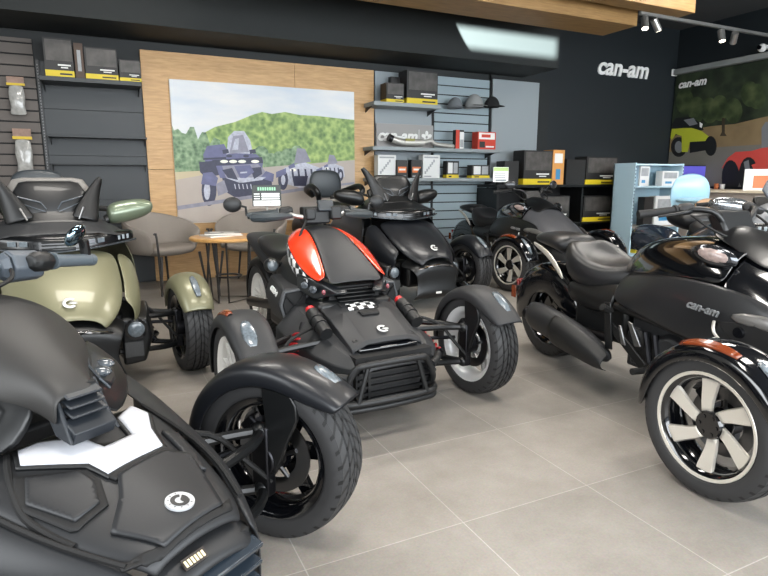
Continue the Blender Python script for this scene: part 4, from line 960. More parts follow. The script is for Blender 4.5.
for sd in (1,-1):
    shell('front_wing',[(-.36,[(.22,.54),(.29,.53),(.39,.43),(.40,.24)]),(-.24,[(.2,.51),(.27,.50),(.385,.41),(.395,.22)]),(-.12,[(.195,.475),(.26,.46),(.355,.385),(.36,.24)]),(.04,[(.185,.43),(.25,.42),(.335,.365),(.335,.24)]),(.15,[(.17,.395),(.23,.388),(.29,.35),(.29,.25)]),(.23,[(.13,.37),(.18,.362),(.225,.335),(.22,.25)])],dark_grey,ry,side=sd,thick=.014,sub=0,bevel=.006,ang=16)
    G().tube([(-.16,sd*.265,.535),(.02,sd*.262,.462)],[.034,.034],n=14).tube([(-.11,sd*.265,.515),(-.095,sd*.265,.508)],.039,n=14).tube([(-.06,sd*.264,.494),(-.045,sd*.264,.488)],.039,n=14).obj('damper_reservoir',black_matte,ry)
    G().tube([(-.19,sd*.265,.55),(-.155,sd*.265,.532)],[.024,.027],n=12).obj('damper_knob',M('knob_red','#c2262a',.4),ry)
shell('nose_apron',[(.10,[(0,.385),(.16,.385),(.2,.37)]),(.2,[(0,.375),(.14,.37),(.19,.355)]),(.25,[(0,.36),(.13,.355),(.18,.34)]),(.26,[(0,.33),(.13,.325),(.18,.31)])],dark_grey,ry,thick=.012,sub=0,bevel=.004,ang=20)
# bumper frame, grille, skid plate
g=G(); T=.016; yo=-.055
g.tube([(.24,yo-.27,.20),(.29,yo-.24,.27),(.31,yo-.19,.36),(.325,yo-.14,.38),(.335,yo,.385),(.325,yo+.14,.38),(.31,yo+.19,.36),(.29,yo+.24,.27),(.24,yo+.26,.20)],T,n=10,smoothk=5)
g.tube([(.22,yo-.28,.20),(.29,yo-.25,.20),(.32,yo-.19,.20),(.33,yo,.20),(.32,yo+.19,.20),(.29,yo+.25,.20),(.22,yo+.28,.20)],T,n=10,smoothk=5)
g.tube([(.10,yo-.31,.175),(.27,yo-.26,.165),(.305,yo-.18,.165),(.315,yo,.165),(.305,yo+.18,.165),(.27,yo+.26,.165),(.10,yo+.31,.175)],T,n=10,smoothk=5)
for s_ in (1,-1):
    g.tube([(.322,yo+s_*.13,.38),(.325,yo+s_*.185,.20)],.012,n=8); g.tube([(.30,yo+s_*.225,.325),(.25,yo+s_*.29,.33),(.20,yo+s_*.33,.335)],T*1.2,n=10,smoothk=4); g.tube([(.27,yo+s_*.26,.28),(.1,yo+s_*.31,.28)],T*.8,n=8)
g.obj('bumper_frame',black_matte,ry)
g=G(); g.box((.19,0,.29),(.10,.42,.20),mi=1)
for k in range(5): g.box((.25,0,.215+.033*k),(.02,.40,.011))
for y in (-.15,.15): g.box((.252,y,.28),(.02,.012,.18))
g.obj('grille',[black_satin,dark_recess],ry)
G().box((-.05,0,.165),(.56,.46,.03)).obj('skid_plate',black_satin,ry,bevel=.01)
# chassis, engine and side pods
g=G().box((-.45,0,.40),(.55,.44,.36)).box((-.95,0,.40),(.5,.34,.3)); g.obj('engine',black_satin,ry,bevel=.03)
G().box((-.1,0,.34),(.5,.36,.22)).obj('chassis_block',black_satin,ry,bevel=.02)
for sd in (1,-1):
    pod=G()
    P=[(-.38,.20,.635),(-.38,.34,.625),(-.38,.37,.545),(-.38,.34,.44),(-.38,.24,.42),(-.38,.19,.5)]
    Q=[(-.72,.16,.66),(-.72,.30,.66),(-.72,.34,.56),(-.72,.30,.42),(-.72,.2,.40),(-.72,.15,.5)]
    pod.hull([[(a,sd*b,c) for a,b,c in Q],[(a,sd*b,c) for a,b,c in P]])
    po=pod.obj('side_pod',dark_grey,ry,bevel=.012)
    G().tube([(-.374,sd*b_,c_) for b_,c_ in ((.21,.622),(.335,.612),(.358,.54),(.335,.455),(.245,.435),(.20,.508))],.009,n=6,closed=True).obj('intake_rim',M('pod_rim_grey','#47494b',.4),po)
    g=G(); g.prism([(-.375,sd*.22,.612),(-.375,sd*.325,.602),(-.375,sd*.345,.54),(-.375,sd*.325,.465),(-.375,sd*.25,.445),(-.375,sd*.213,.508)],(.006,0,0))
    g.obj('pod_intake',dark_recess,po)
    g=G().tube([(-.365,sd*.225,.60),(-.362,sd*.28,.53),(-.365,sd*.335,.595)],.005,n=6).tube([(-.362,sd*.28,.53),(-.365,sd*.265,.455)],.005,n=6); g.obj('intake_rib',black_satin,po)
    mt=Matrix.Translation((-.50,sd*.345,.595))@(Matrix.Rotation(PI,4,'Z') if sd>0 else Matrix())@Matrix.Rotation(.25,4,'Y')@Matrix.Rotation(PI/2-.3,4,'X')
    text('lettering','can-am',.055,print_w,po,mt,shear=.25,ext=.003,off=.002)
    # flank between tank and pod
    shell('flank_panel',[(-.9,[(.12,.78),(.2,.70),(.22,.60)]),(-.6,[(.2,.74),(.26,.69),(.28,.60)]),(-.36,[(.2,.67),(.25,.635),(.26,.56)])],black_matte,ry,side=sd,thick=.01,sub=1)
    tl=G().ell((-.80,sd*.27,.70),(.05,.045,.045)).tube([(-.82,sd*.14,.70),(-.80,sd*.25,.70)],.016,n=8).obj('turn_lamp',lamp_dark,ry)
    G().ell((-.768,sd*.27,.70),(.026,.034,.034)).obj('turn_lens',lens,tl)
    G().tube([(-1.709,sd*.15,.30),(-1.3,sd*.17,.36),(-1.0,sd*.17,.42)],[.04,.035,.04],n=10).obj('swingarm',black_satin,ry)
    G().tube([(-.7,sd*.2,.25),(-.62,sd*.36,.25)],.018,n=8).box((-.64,sd*.32,.26),(.08,.08,.018)).obj('foot_peg',black_satin,ry)
# seat and tail
seat_pad('seat',[(-1.62,[(0,.83),(.09,.825),(.13,.80),(.12,.76),(0,.75)]),(-1.45,[(0,.80),(.12,.80),(.165,.77),(.15,.70),(0,.69)]),(-1.2,[(0,.74),(.12,.745),(.165,.72),(.15,.65),(0,.63)]),(-1.0,[(0,.765),(.09,.76),(.13,.73),(.12,.65),(0,.63)]),(-.88,[(0,.84),(.07,.83),(.1,.79),(.09,.7),(0,.68)])],ry)
blob('tail_unit',[(-2.0,[(0,.80),(.06,.80),(.085,.785),(.06,.77),(0,.77)]),(-1.85,[(0,.815),(.12,.81),(.15,.78),(.12,.745),(0,.74)]),(-1.6,[(0,.80),(.13,.80),(.175,.74),(.14,.66),(0,.64)]),(-1.3,[(0,.72),(.12,.72),(.17,.66),(.14,.56),(0,.54)]),(-1.05,[(0,.66),(.1,.66),(.14,.6),(.1,.5),(0,.5)])],dark_grey,ry)
G().tube([(-1.72,.16,.42),(-1.2,.2,.36)],[.06,.05],n=14).obj('muffler',black_satin,ry)
# handlebar, clamp, gauges, guards, mirrors
hb=handlebar(ry,(-.70,.98),.38,1.0,-.82,rise=.02,bar_m=M('bar_silver','#b3b3b0',.3,metal=.8),grip_m=M('grip_dark','#2d3336',.45))
for k,(y,w) in enumerate(((-.02,.17),)):
    g=G().box((-.70,y,1.0),(.08,w,.10)).box((-.66,.09,1.015),(.07,.07,.08)).box((-.66,-.07,1.01),(.06,.06,.07)); g.obj('bar_clamp',black_matte,ry,bevel=.01)
G().box((-.655,.03,1.055),(.03,.10,.07),R=Matrix.Rotation(-.4,3,'Y')).obj('gauge_display',M('gauge_grey','#2b3034',.25),ry,bevel=.008)
for sd in (1,-1):
    G().tube([(-.80,sd*.38,.99),(-.76,sd*.38,.99),(-.715,sd*.33,.992),(-.69,sd*.24,.997),(-.68,sd*.17,1.0)],[.012,.024,.028,.022,.012],n=8,smoothk=1).obj('hand_guard',M('grip_dark'),ry)
    m=G().tube([(-.82,sd*.40,1.0),(-.82,sd*.405,1.05),(-.84,sd*.44,1.06)],.008,n=8).obj('mirror_stem',black_satin,ry)
    G().ell((-.845,sd*.475,1.065),(.022,.055,.045)).obj('mirror',black_matte,ry)
G().tube([(-.69,-.06,1.0),(-.62,-.12,.95),(-.6,-.16,.88)],.007,n=6,smoothk=4).obj('control_cable',rubber,ry)
# ================================================================== TOURING TRIKES
def tourer(name,label,loc,hd,s,body,cowl,mirror_m,screen=smoke,top_case=True,light_frame=None,steer=0,wings=True,grp=None,back=True,wtop=.30,wout=.115):
    root=thing(name,label,'motorcycle',loc,hd,s,grp)
    R,W,rim,tr=.286,.17,.2,1.38
    for sd in (1,-1):
        wheel(root,'front_wheel',(0,sd*tr/2,R),steer,R,W,rim,sd,'f3',black_gloss)
        fender(root,(0,sd*tr/2,R),steer,R,W*1.18,28,165,body,sd,drop=.07,lift=.03,marker=(42,72,-.022,.022),crown=.03)
        suspension(root,tr,R,sd,spring_black,body=.24)
    wheel(root,'rear_wheel',(-1.714,0,.303),0,.303,.225,.2,-1,'simple',black_gloss)
    hood=shell('front_hood',[(-.14,[(0,.80),(.14,.80),(.25,.785),(.30,.755)]),(.02,[(0,.745),(.14,.742),(.255,.715),(.30,.67)]),(.18,[(0,.66),(.14,.655),(.25,.615),(.29,.56)]),(.30,[(0,.585),(.12,.575),(.21,.535),(.245,.485)]),(.375,[(0,.525),(.10,.515),(.165,.485),(.19,.445)]),(.40,[(0,.49),(.09,.48),(.14,.455),(.155,.42)])],body,root,thick=.012)
    badge_c(hood,(.335,.005,.572),(.0,1,0),(-.75,0,.6),.036)
    for sd in (1,-1):
        shell('hood_side_panel',[(-.2,[(.305,.775),(.38,.745),(.425,.66),(.41,.50)]),(-.02,[(.31,.69),(.375,.655),(.415,.57),(.40,.44)]),(.12,[(.305,.60),(.355,.565),(.385,.49),(.37,.40)]),(.22,[(.28,.535),(.32,.50),(.335,.45),(.32,.37)])],body,root,side=sd,thick=.012)
        shell('body_side_panel',[(-.2,[(.39,.80),(.435,.66),(.42,.45)]),(-.55,[(.35,.92),(.42,.72),(.42,.42)]),(-.95,[(.26,.85),(.36,.68),(.36,.40)]),(-1.25,[(.22,.75),(.30,.62),(.28,.42)])],body,root,side=sd,thick=.012)
        # lower fog lamp pod with dark intake
        pod=G().hull([[(a,sd*b,c) for a,b,c in r] for r in ([(-.12,.27,.47),(-.12,.46,.46),(-.12,.48,.30),(-.12,.43,.14),(-.12,.27,.13)],[(.08,.27,.45),(.08,.43,.44),(.08,.455,.30),(.08,.41,.15),(.08,.27,.14)],[(.19,.26,.42),(.19,.40,.41),(.19,.42,.31),(.19,.38,.15),(.19,.26,.14)])]).obj('lower_pod',black_satin,root,bevel=.015)
        G().box((.193,sd*.32,.235),(.01,.10,.09)).obj('pod_intake',M('mesh_grey','#3c3d3e',.6,noise=.4,nscale=200),pod)
        g=G().tube([(.12,sd*.335,.355),(.21,sd*.335,.355)],[.066,.062],n=20); fl=g.obj('fog_lamp',black_gloss,root)
        G().ell((.207,sd*.335,.355),(.016,.048,.048)).obj('fog_lens',lens,fl)
    # chin
    shell('lower_fascia',[(.2,[(0,.50),(.12,.49),(.24,.45),(.29,.40)]),(.36,[(0,.47),(.11,.46),(.2,.43),(.25,.395)]),(.40,[(0,.41),(.11,.40),(.19,.38),(.235,.35)]),(.388,[(0,.32),(.10,.315),(.17,.305),(.205,.29)]),(.395,[(0,.23),(.11,.225),(.18,.215),(.22,.205)]),(.42,[(0,.165),(.12,.16),(.2,.155),(.25,.145)]),(.36,[(0,.12),(.12,.12),(.2,.12),(.25,.12)])],black_satin,root,thick=.012)
    for sd in (1,-1): G().tube([(.428,0,.428),(.418,sd*.09,.42),(.395,sd*.165,.402),(.35,sd*.235,.38)],.008,n=6,smoothk=4).obj('lip_trim',chrome,root)
    G().box((.424,0,.178),(.006,.06,.018)).obj('sensor_plate',print_w,root)
    # lamp bar
    def bar(y,dx=0): return -.035-.95*y*y*(1+.3*abs(y))+dx
    ys=[-.44+.88*i/16 for i in range(17)]
    def hh(y): return .052-.018*(abs(y)/.44)**2
    def zc(y): return .845+.05*abs(y)
    rows=[[(bar(y)-.10,y,zc(y)+hh(y)),(bar(y)-.01,y,zc(y)+hh(y)*.95),(bar(y)+.012,y,zc(y)+hh(y)*.4),(bar(y)+.008,y,zc(y)-hh(y)*.5),(bar(y)+.02,y,zc(y)-hh(y)*.8),(bar(y)-.02,y,zc(y)-hh(y)*1.1),(bar(y)-.10,y,zc(y)-hh(y)*1.1)] for y in ys]
    lb=G().hull(rows).obj('lamp_bar',M('lamp_bar_black','#08090b',.24,coat=.25),root,sub=1)
    for sd in (1,-1):
        for k,(y0,y1) in enumerate(((.15,.19),(.205,.245),(.325,.34),(.352,.367),(.38,.395))):
            P=[(bar(y)+.0135,sd*y,z) for y,z in ((y0,zc(y0)-.014),(y1,zc(y1)-.014),(y1,zc(y1)+.014),(y0,zc(y0)+.014))]
            G().prism(P,(.006,0,0)).obj('headlight_cell',lens if k<2 else M('led_cell','#8a9398',.2,coat=.6),lb,bevel=.003)
    g=G()
    for k in range(3): g.box((.0-.035+.018,0,.825+.018*k),(.012,.17,.006))
    g.obj('centre_louvre',dark_recess,lb)
    G().tube([(bar(y)+.022,y,zc(y)-hh(y)*.78) for y in ys],.006,n=6).obj('lamp_bar_trim',M('bar_trim','#6d7378',.2,metal=.8),lb)
    # dash cowl
    shell('dash_cowl',[(-.10,[(0,.895),(.15,.895),(.28,.89),(.33,.87)]),(-.22,[(0,.955),(.14,.95),(.29,.92),(.40,.87)]),(-.36,[(0,1.02),(.13,1.01),(.27,.96),(.40,.88)]),(-.5,[(0,1.05),(.12,1.04),(.25,.97),(.38,.86)])],cowl,root,thick=.012)
    # screen
    F=light_frame or cowl
    sp=[(-.10,.985),(.10,.985),(.165,1.04),(.205,1.13),(.165,1.195),(.12,1.205),(-.12,1.205),(-.165,1.195),(-.205,1.13),(-.165,1.04)]
    def S(y,z,d=0): return (-.30-.33*(z-.98)-.55*y*y+d,y,z)
    def ringm(sc_,d,dz=0): return [S(y*sc_,1.10+(z-1.10)*sc_+dz,d) for y,z in sp]
    fr=G().hull([ringm(1.13,-.035),ringm(1.15,-.01),ringm(1.03,.006)]).obj('screen_frame',F,root,bevel=.006)
    G().hull([ringm(.96,.0),ringm(.95,.014),ringm(.80,.018)]).obj('screen_panel',screen,fr,bevel=.004)
    g=G()
    for sd in (1,-1):
        g.tube([S(sd*.03,1.035,.022),S(sd*.055,1.075,.022),S(sd*.175,1.11,.018)],.004,n=6); g.tube([S(sd*.035,1.02,.022),S(sd*.06,1.03,.022),S(sd*.165,1.075,.018)],.003,n=6)
    g.obj('screen_rib',M('rib_grey','#4a5056',.3),fr)
    shell('screen_base',[(-.22,[(0,.955),(.10,.955),(.16,.95)]),(-.27,[(0,.985),(.12,.985),(.19,.965)]),(-.33,[(0,1.045),(.11,1.04),(.20,1.0)])],black_satin,root,thick=.01,sub=1)
    if wings:
        for sd in (1,-1):
            rows=[]
            for u in [i/8 for i in range(9)]:
                z=.985+wtop*u; y=.17+wout*u+.5*wout*u*u; w=.15*(1-.86*u**1.15); xb=-.27-.12*u
                rows.append([(xb+.03,sd*(y-w*.55),z+.02*u),(xb+.035,sd*y,z-.01),(xb,sd*(y+w*.5),z-.045*(1-u))])
            G().grid(rows).obj('wind_deflector',M('deflector_black','#0c0d0e',.4),root,solid=.012,sub=1)
            G().tube([(-.235,sd*.135,.975),(-.245,sd*.165,1.045)],.006,n=6).obj('deflector_trim',steel,root)
    for sd in (1,-1):
        blob_rows=[]
        for u,yy,ww,hh_ in ((0,.31,.06,.045),(.15,.34,.09,.078),(.6,.48,.085,.076),(.9,.575,.06,.052),(1,.6,.03,.02)):
            zz=.985+.05*u
            blob_rows.append([(-.42+ww*math.cos(q*PI/5)-.03*u,sd*yy,zz+hh_*math.sin(q*PI/5)) for q in range(10)])
        G().hull(blob_rows).obj('mirror',mirror_m,root,sub=2)
        G().tube([(-.42,sd*.30,.95),(-.42,sd*.38,.99)],.03,n=10).obj('mirror_arm',black_satin,root)
    handlebar(root,(-.72,1.0),.40,1.0,-.9,rise=.03)
    G().box((-.55,0,1.02),(.05,.34,.13),R=Matrix.Rotation(-.5,3,'Y')).obj('instrument_cluster',black_satin,root,bevel=.02)
    shell('tank_cover',[(-.5,[(0,.93),(.14,.92),(.25,.82)]),(-.8,[(0,.90),(.12,.89),(.2,.78)]),(-1.02,[(0,.80),(.1,.79),(.18,.68)])],black_satin,root,thick=.012)
    seat_pad('rider_seat',[(-1.42,[(0,.86),(.13,.86),(.19,.82),(.18,.72),(0,.68)]),(-1.3,[(0,.80),(.14,.81),(.2,.78),(.2,.68),(0,.64)]),(-1.1,[(0,.77),(.12,.775),(.19,.74),(.18,.66),(0,.62)]),(-.92,[(0,.80),(.07,.79),(.11,.75),(.1,.66),(0,.64)])],root)
    seat_pad('passenger_seat',[(-1.85,[(0,.93),(.13,.93),(.19,.90),(.18,.8),(0,.76)]),(-1.65,[(0,.92),(.14,.92),(.2,.88),(.19,.76),(0,.72)]),(-1.42,[(0,.90),(.12,.90),(.18,.86),(.16,.74),(0,.7)])],root)
    br=back and blob('passenger_backrest',[(-1.93,[(0,1.27),(.14,1.26),(.19,1.20),(.2,1.06),(.16,.98),(0,.96)]),(-1.88,[(0,1.30),(.15,1.29),(.21,1.22),(.22,1.06),(.18,.97),(0,.95)]),(-1.82,[(0,1.29),(.14,1.28),(.195,1.21),(.205,1.06),(.17,.98),(0,.96)])],M('backrest_vinyl','#33383c',.38,bump=.2,nscale=300),root)
    for sd in (1,-1): 
        if back: G().tube([(-1.9,sd*.16,1.0),(-1.8,sd*.28,1.06),(-1.6,sd*.31,1.10),(-1.48,sd*.29,1.04),(-1.55,sd*.24,.95)],[.04,.05,.05,.04,.03],n=10,smoothk=4).obj('armrest',black_satin,root)
        blob_rows=[[(x,sd*(.30+w*math.cos(q*PI/5)),z+h*math.sin(q*PI/5)) for q in range(10)] for x,w,z,h in ((-2.1,.07,.62,.10),(-1.95,.13,.62,.17),(-1.5,.13,.62,.17),(-1.3,.08,.62,.10))]
        G().hull(blob_rows).obj('pannier',body,root,sub=2)
        G().tube([(-1.714,sd*.18,.303),(-1.3,sd*.2,.33),(-.95,sd*.2,.36)],[.035,.03,.03],n=10).obj('swingarm',darksteel,root)
    if top_case:
        blob('top_case',[(-2.3,[(0,1.12),(.2,1.10),(.25,1.02),(.22,.88),(0,.86)]),(-2.2,[(0,1.18),(.24,1.16),(.30,1.06),(.27,.86),(0,.84)]),(-1.98,[(0,1.18),(.24,1.16),(.30,1.06),(.26,.9),(0,.88)]),(-1.93,[(0,1.12),(.2,1.1),(.25,1.02),(.2,.92),(0,.92)])],body,root)
    fender(root,(-1.714,0,.303),0,.303,.26,30,170,black_satin,1,'rear_fender',drop=.1,lift=.04)
    G().box((-.7,0,.38),(1.0,.42,.34)).obj('engine',black_satin,root,bevel=.03)
    G().box((.0,0,.33),(.5,.44,.24)).obj('chassis_block',black_satin,root,bevel=.03)
    return root
gr=tourer('three_wheeled_motorcycle','olive green touring three wheeler with dark screen at left',(-.245,3.628,0),-1.45,.98,olive,dark_grey,olive_m,light_frame=M('screen_frame_grey','#6d6a66',.4),top_case=True,wtop=.235,wout=.08)
bk=tourer('three_wheeled_motorcycle','black touring three wheeler with winged screen behind the orange one',(2.63,4.83,0),-1.47,1.01,matte_black_paint,black_satin,black_satin,top_case=False)
ed=tourer('three_wheeled_motorcycle','dark touring three wheeler with pale screen cut off by the right picture edge',(4.42,2.2,0),-1.95,.98,M('blue_black_paint','#1b2430',.2,coat=.8),M('cowl_grey','#5b6066',.4),M('mirror_silver','#85898c',.2,metal=.8),screen=M('screen_pale','#9fb0ba',.1,coat=.6),light_frame=M('cowl_grey'),top_case=False,wings=False,back=False)
# ================================================================== FURNITURE, CABINETS, SIGNS
fab=M('chair_fabric_grey','#857d75',.9,noise=.15,nscale=220,bump=.3); leg_m=M('chair_leg_dark','#3d3b3a',.4,metal=.6)
def armchair(label,loc,rz):
    t=thing('armchair',label,'armchair',loc,rz,1.07,group='lounge armchairs')
    # seat faces +x local
    rows=[]
    for i in range(15):
        a=math.radians(-125+250*i/14)+PI; ca,sa=math.cos(a),math.sin(a); k=abs(i-7)/7
        top=.80-.20*k**1.6; r=.33
        c=Vector((r*ca*.95,r*sa*1.0,0)); n=Vector((ca,sa,0))
        rows.append([tuple(c-n*.05+Vector((0,0,.40))),tuple(c-n*.045+Vector((0,0,.55))),tuple(c+n*.02+Vector((0,0,top-.03))),tuple(c+n*.045+Vector((0,0,top))),tuple(c+n*.07+Vector((0,0,top-.03))),tuple(c+n*.03+Vector((0,0,.52))),tuple(c+n*.0+Vector((0,0,.36)))])
    G().hull(rows).obj('shell_back',fab,t,sub=1)
    blob('seat',[(-.27,[(0,.46),(.18,.46),(.23,.44),(.22,.37),(0,.36)]),(.0,[(0,.47),(.25,.47),(.30,.44),(.29,.36),(0,.35)]),(.27,[(0,.47),(.24,.47),(.28,.44),(.27,.37),(0,.36)])],fab,t)
    for s in (1,-1):
        G().tube([(.24,s*.24,.38),(.27,s*.29,0)],[.014,.010],n=8).obj('leg',leg_m,t)
        G().tube([(-.22,s*.2,.38),(-.27,s*.26,0)],[.014,.010],n=8).obj('leg',leg_m,t)
        G().tube([(.27,s*.33,.60),(.30,s*.33,.56),(.275,s*.29,.02)],.011,n=8,smoothk=3).obj('arm_tube',leg_m,t)
    return t
p=at_z(170,291,0); armchair('grey upholstered armchair left of the small round table',(p.x-.02,p.y+.12,0),-.95)
p=at_z(250,287,0); armchair('grey upholstered armchair behind the small round table',(p.x+.1,p.y+.25,0),-2.1)
# table
p=at_z(230,300,0); TT=(p.x,p.y,0)
t=thing('side_table','small round oak side table on a dark wire frame','table',TT)
ZT=at_y(228,236,p.y).z
G().lathe([(0,ZT-.035),(.34,ZT-.035),(.355,ZT-.025),(.355,ZT-.008),(.345,ZT),(0,ZT)],R=Matrix.Rotation(PI/2,3,'X')@Matrix.Rotation(PI,3,'X') if False else Matrix(((1,0,0),(0,0,1),(0,1,0))),n=40).obj('tabletop',table_oak,t)
for k in range(3):
    a=k*2*PI/3+.3; q=Vector((math.cos(a),math.sin(a),0)); b=Vector((math.cos(a+1.6),math.sin(a+1.6),0))
    G().tube([q*.24+Vector((0,0,ZT-.03)),q*.2+Vector((0,0,.012)),b*.2+Vector((0,0,.012)),b*.22+Vector((0,0,ZT-.03))],.009,n=8).obj('leg',leg_m,t)
G().lathe([(.10,.24),(.13,.24),(.13,.255),(.10,.255)],R=Matrix(((1,0,0),(0,0,1),(0,1,0))),n=24,closed_prof=True).obj('ring_shelf',leg_m,t)
mg=M('magazine_cover','#8c8782',.4,noise=.5,nscale=25); pgm=M('paper_white','#d8d5cf',.6)
for k,(dx,dy,rz,lab) in enumerate(((-.05,.03,.3,'lower magazine of the pile on the small round table'),(-.03,.05,-.15,'upper magazine lying open on the pile on the round table'))):
    g=G().box((0,0,.008),(.34,.25,.013),mi=1).box((0,0,.0155),(.342,.252,.0015))
    for s in ((-.07,.02),(.06,-.03)): g.box((s[0],s[1],.0166),(.1,.08,.0008),mi=1)
    o=g.obj('magazine',[mg,pgm],weld=False); o.location=(TT[0]+dx,TT[1]+dy,ZT+.017*k); o.rotation_euler=(0,0,rz); tag(o,lab,'magazine')
# price cards
def pricecard(label,pos,w,h,rz,tilt,stem):
    t=thing('price_card',label,'sign',pos,rz)
    R=Matrix.Rotation(tilt,3,'X')
    g=G(); g.box((0,0,h/2),(w,.004,h)); 
    gm=M('card_green_print','#7fae8c',.5); wm=print_w; km=M('card_black','#1c211f',.45); ink=M('card_ink','#2b2b2b',.6)
    g.box((0,-.0025,h*.15),(w*.92,.0012,h*.24),mi=1)
    for k in range(3):
        g.box((w*.13,-.0025,h*(.36+.11*k)),(w*.62,.0012,h*.075),mi=1); g.box((-w*.34,-.0025,h*(.36+.11*k)),(w*.2,.0012,h*.045),mi=1)
    c=g.obj('card',[km,wm],t,weld=False)
    M0=Matrix.Rotation(PI/2,4,'X')
    o=text('price','€17.499,-',h*.2,ink,c,Matrix.Translation((0,-.0034,h*.15))@M0,ext=.0004,sx=.95)
    for k in range(7):  # green heading strokes
        pass
    g=G()
    for k in range(8): g.box((-w*.28+w*.08*k,-.0026,h*.82),(w*.055,.0012,h*.15))
    g.obj('heading',gm,c,weld=False)
    G().tube([(0,.004,-stem),(0,.004,h*.3)],.004,n=6).obj('holder',M('clear_holder','#9c9a94',.2),t)
    return t
yl=(-.80,-.27)
def ryw(x,y,z): 
    s=.98; c,si=math.cos(-1.5),math.sin(-1.5); return Vector((1.16+s*(c*x-si*y),2.56+s*(si*x+c*y),s*z))
q=ryw(-.80,-.275,1.035)
a=at_y(252,185,q.y); b=at_y(281,206,q.y); 
pricecard('small price card standing on the orange three wheeler handlebar',Vector((.5*(a.x+b.x),q.y,b.z)),b.x-a.x,a.z-b.z,-.15,0,b.z-q.z+.01)
Yc=5.7; a=at_y(493.5,167,Yc); b=at_y(508,182,Yc)
t=thing('price_card','green topped white price card on the far three wheeler handlebar','sign',((a.x+b.x)/2,Yc,b.z))
w=b.x-a.x;h=a.z-b.z
g=G().box((0,0,h/2),(w,.004,h)); 
g.box((0,-.003,h*.85),(w*.96,.002,h*.24),mi=1)
for k in range(3): g.box((-w*.05,-.003,h*(.6-.14*k)),(w*.7,.002,h*.05),mi=2)
g.box((0,-.003,h*.12),(w*.7,.002,h*.1),mi=2); g.obj('card',[print_w,M('card_green','#9bb56f',.5),M('card_text_grey','#6c7377',.6)],t,weld=False)
G().tube([(0,.01,-.10),(0,.01,h*.3)],.006,n=6).obj('holder',darksteel,t)
# black display cabinet along the back wall
Yf=6.75
cx0=at_y(497,200,Yf).x; cx1=at_y(621,200,Yf).x; cz=at_y(560,184.5,Yf).z
t=thing('display_cabinet','long black open display cabinet against the dark back wall','cabinet',((cx0+cx1)/2,7.0,0))
W=cx1-cx0; D=.5; g=G()
G().box((0,0,cz-.02),(W,D,.04)).obj('top_board',black_satin,t,bevel=.003)
G().box((0,0,.05),(W,D,.10)).obj('plinth',black_satin,t)
G().box((0,D/2-.01,cz/2),(W,.02,cz-.1)).obj('back_board',dark_recess,t)
n=3
for k in range(n+1): G().box((-W/2+.02+(W-.04)*k/n,0,cz/2),(.035,D-.02,cz-.1)).obj('upright',black_satin,t)
zs=[.12,cz*.36,cz*.66]
zs[2]=at_y(560,223,Yf).z; zs[1]=zs[2]-.36
for z in zs[1:]: G().box((0,-.01,z-.015),(W-.05,D-.04,.03)).obj('shelf',black_satin,t)
def cab(label,px0,px1,pyt,z,style,dep=.25,Y=Yf+.05,gp=None): return carton(label,px0,px1,pyt,z,Y,dep,style,gp)
cab('large black carton with yellow foot on the black cabinet top',524.5,553,150.5,cz,'ski')
cab('tan cardboard box beside the large black carton on cabinet top',553.5,565,150,cz,'tan',.22)
cab('plain black case in the middle of the cabinet top',567,586,159.5,cz,'plain')
cab('wide black carton with yellow foot at right of the cabinet top',587,618,157,cz,'ski')
o=carton('black stand behind the green topped price card on the cabinet',505,519,161,cz,Yf+.1,.2,'plain',None,'desk_stand','stand')
cab('wide carton with yellow foot in the cabinet opening behind the far handlebar',584,614,196,zs[2],'ski',gp='cartons inside the black cabinet')
cab('black carton with yellow foot deep in the cabinet left opening',543,570,196,zs[2],'ski',gp='cartons inside the black cabinet')
cab('low black carton on the lower cabinet shelf',585,614,232,zs[1],'ski',gp='cartons inside the black cabinet')
# pale display shelving beside it
Yp=6.1; px0,px1=at_y(633,200,Yp).x,at_y(681,200,Yp).x
pale=M('pale_blue_shelving','#a9c3cf',.35); zt=at_y(650,163,Yp).z
z1=at_y(650,186,Yp).z; z2=at_y(650,226,Yp).z; z3=z2-.42
t=thing('display_shelving','pale blue open display shelving between black cabinet and counter','shelving',((px0+px1)/2,Yp+.2,0)); W=px1-px0
G().box((0,.19,zt/2),(W,.02,zt)).obj('back_board',pale,t)
for s in (-1,1):
    g=G().box((s*(W/2-.012),0,zt/2),(.024,.4,zt))
    for k in range(18): g.box((s*(W/2-.012),-.201,zt-.06-k*.05),(.012,.003,.02),mi=1)
    g.obj('side_panel',[pale,darksteel],t,weld=False)
for z in (zt-.01,z1,z2,z3,.1): G().box((0,0,z-.012),(W-.05,.39,.024)).obj('shelf',pale if z!=z2 else M('shelf_tan','#8e867c',.5),t)
gp='leaflets and boxes on the pale shelving'
pinkish=M('print_pink','#c9a9b5',.5)
def item(label,x0,x1,y0,z,mat,dep=.12,Y=Yp+.06,nm='leaflet_box',cat='box',style='whitecard'):
    return carton(label,x0,x1,y0,z,Y,dep,style,None,nm,cat)
item('white box with grey print on the pale shelving upper right bay',663,679,171,z1,None)
item('small card with a figure on the pale shelving upper bay',641,650,166,z1,None,.03)
item('white leaflet holder on the pale shelving middle right bay',656,679,196,z2,None)
item('dark narrow box left of the white leaflet holder',645,654,197,z2,None,style='plain')
item('small black box with white foot labels on the lowest pale shelf',637,645,231,z3,None,style='smallyellow',Y=Yp+.03)
item('dark photo box beside the small black box on the lowest pale shelf',647,657,229,z3,None,style='ski',Y=Yp+.03)
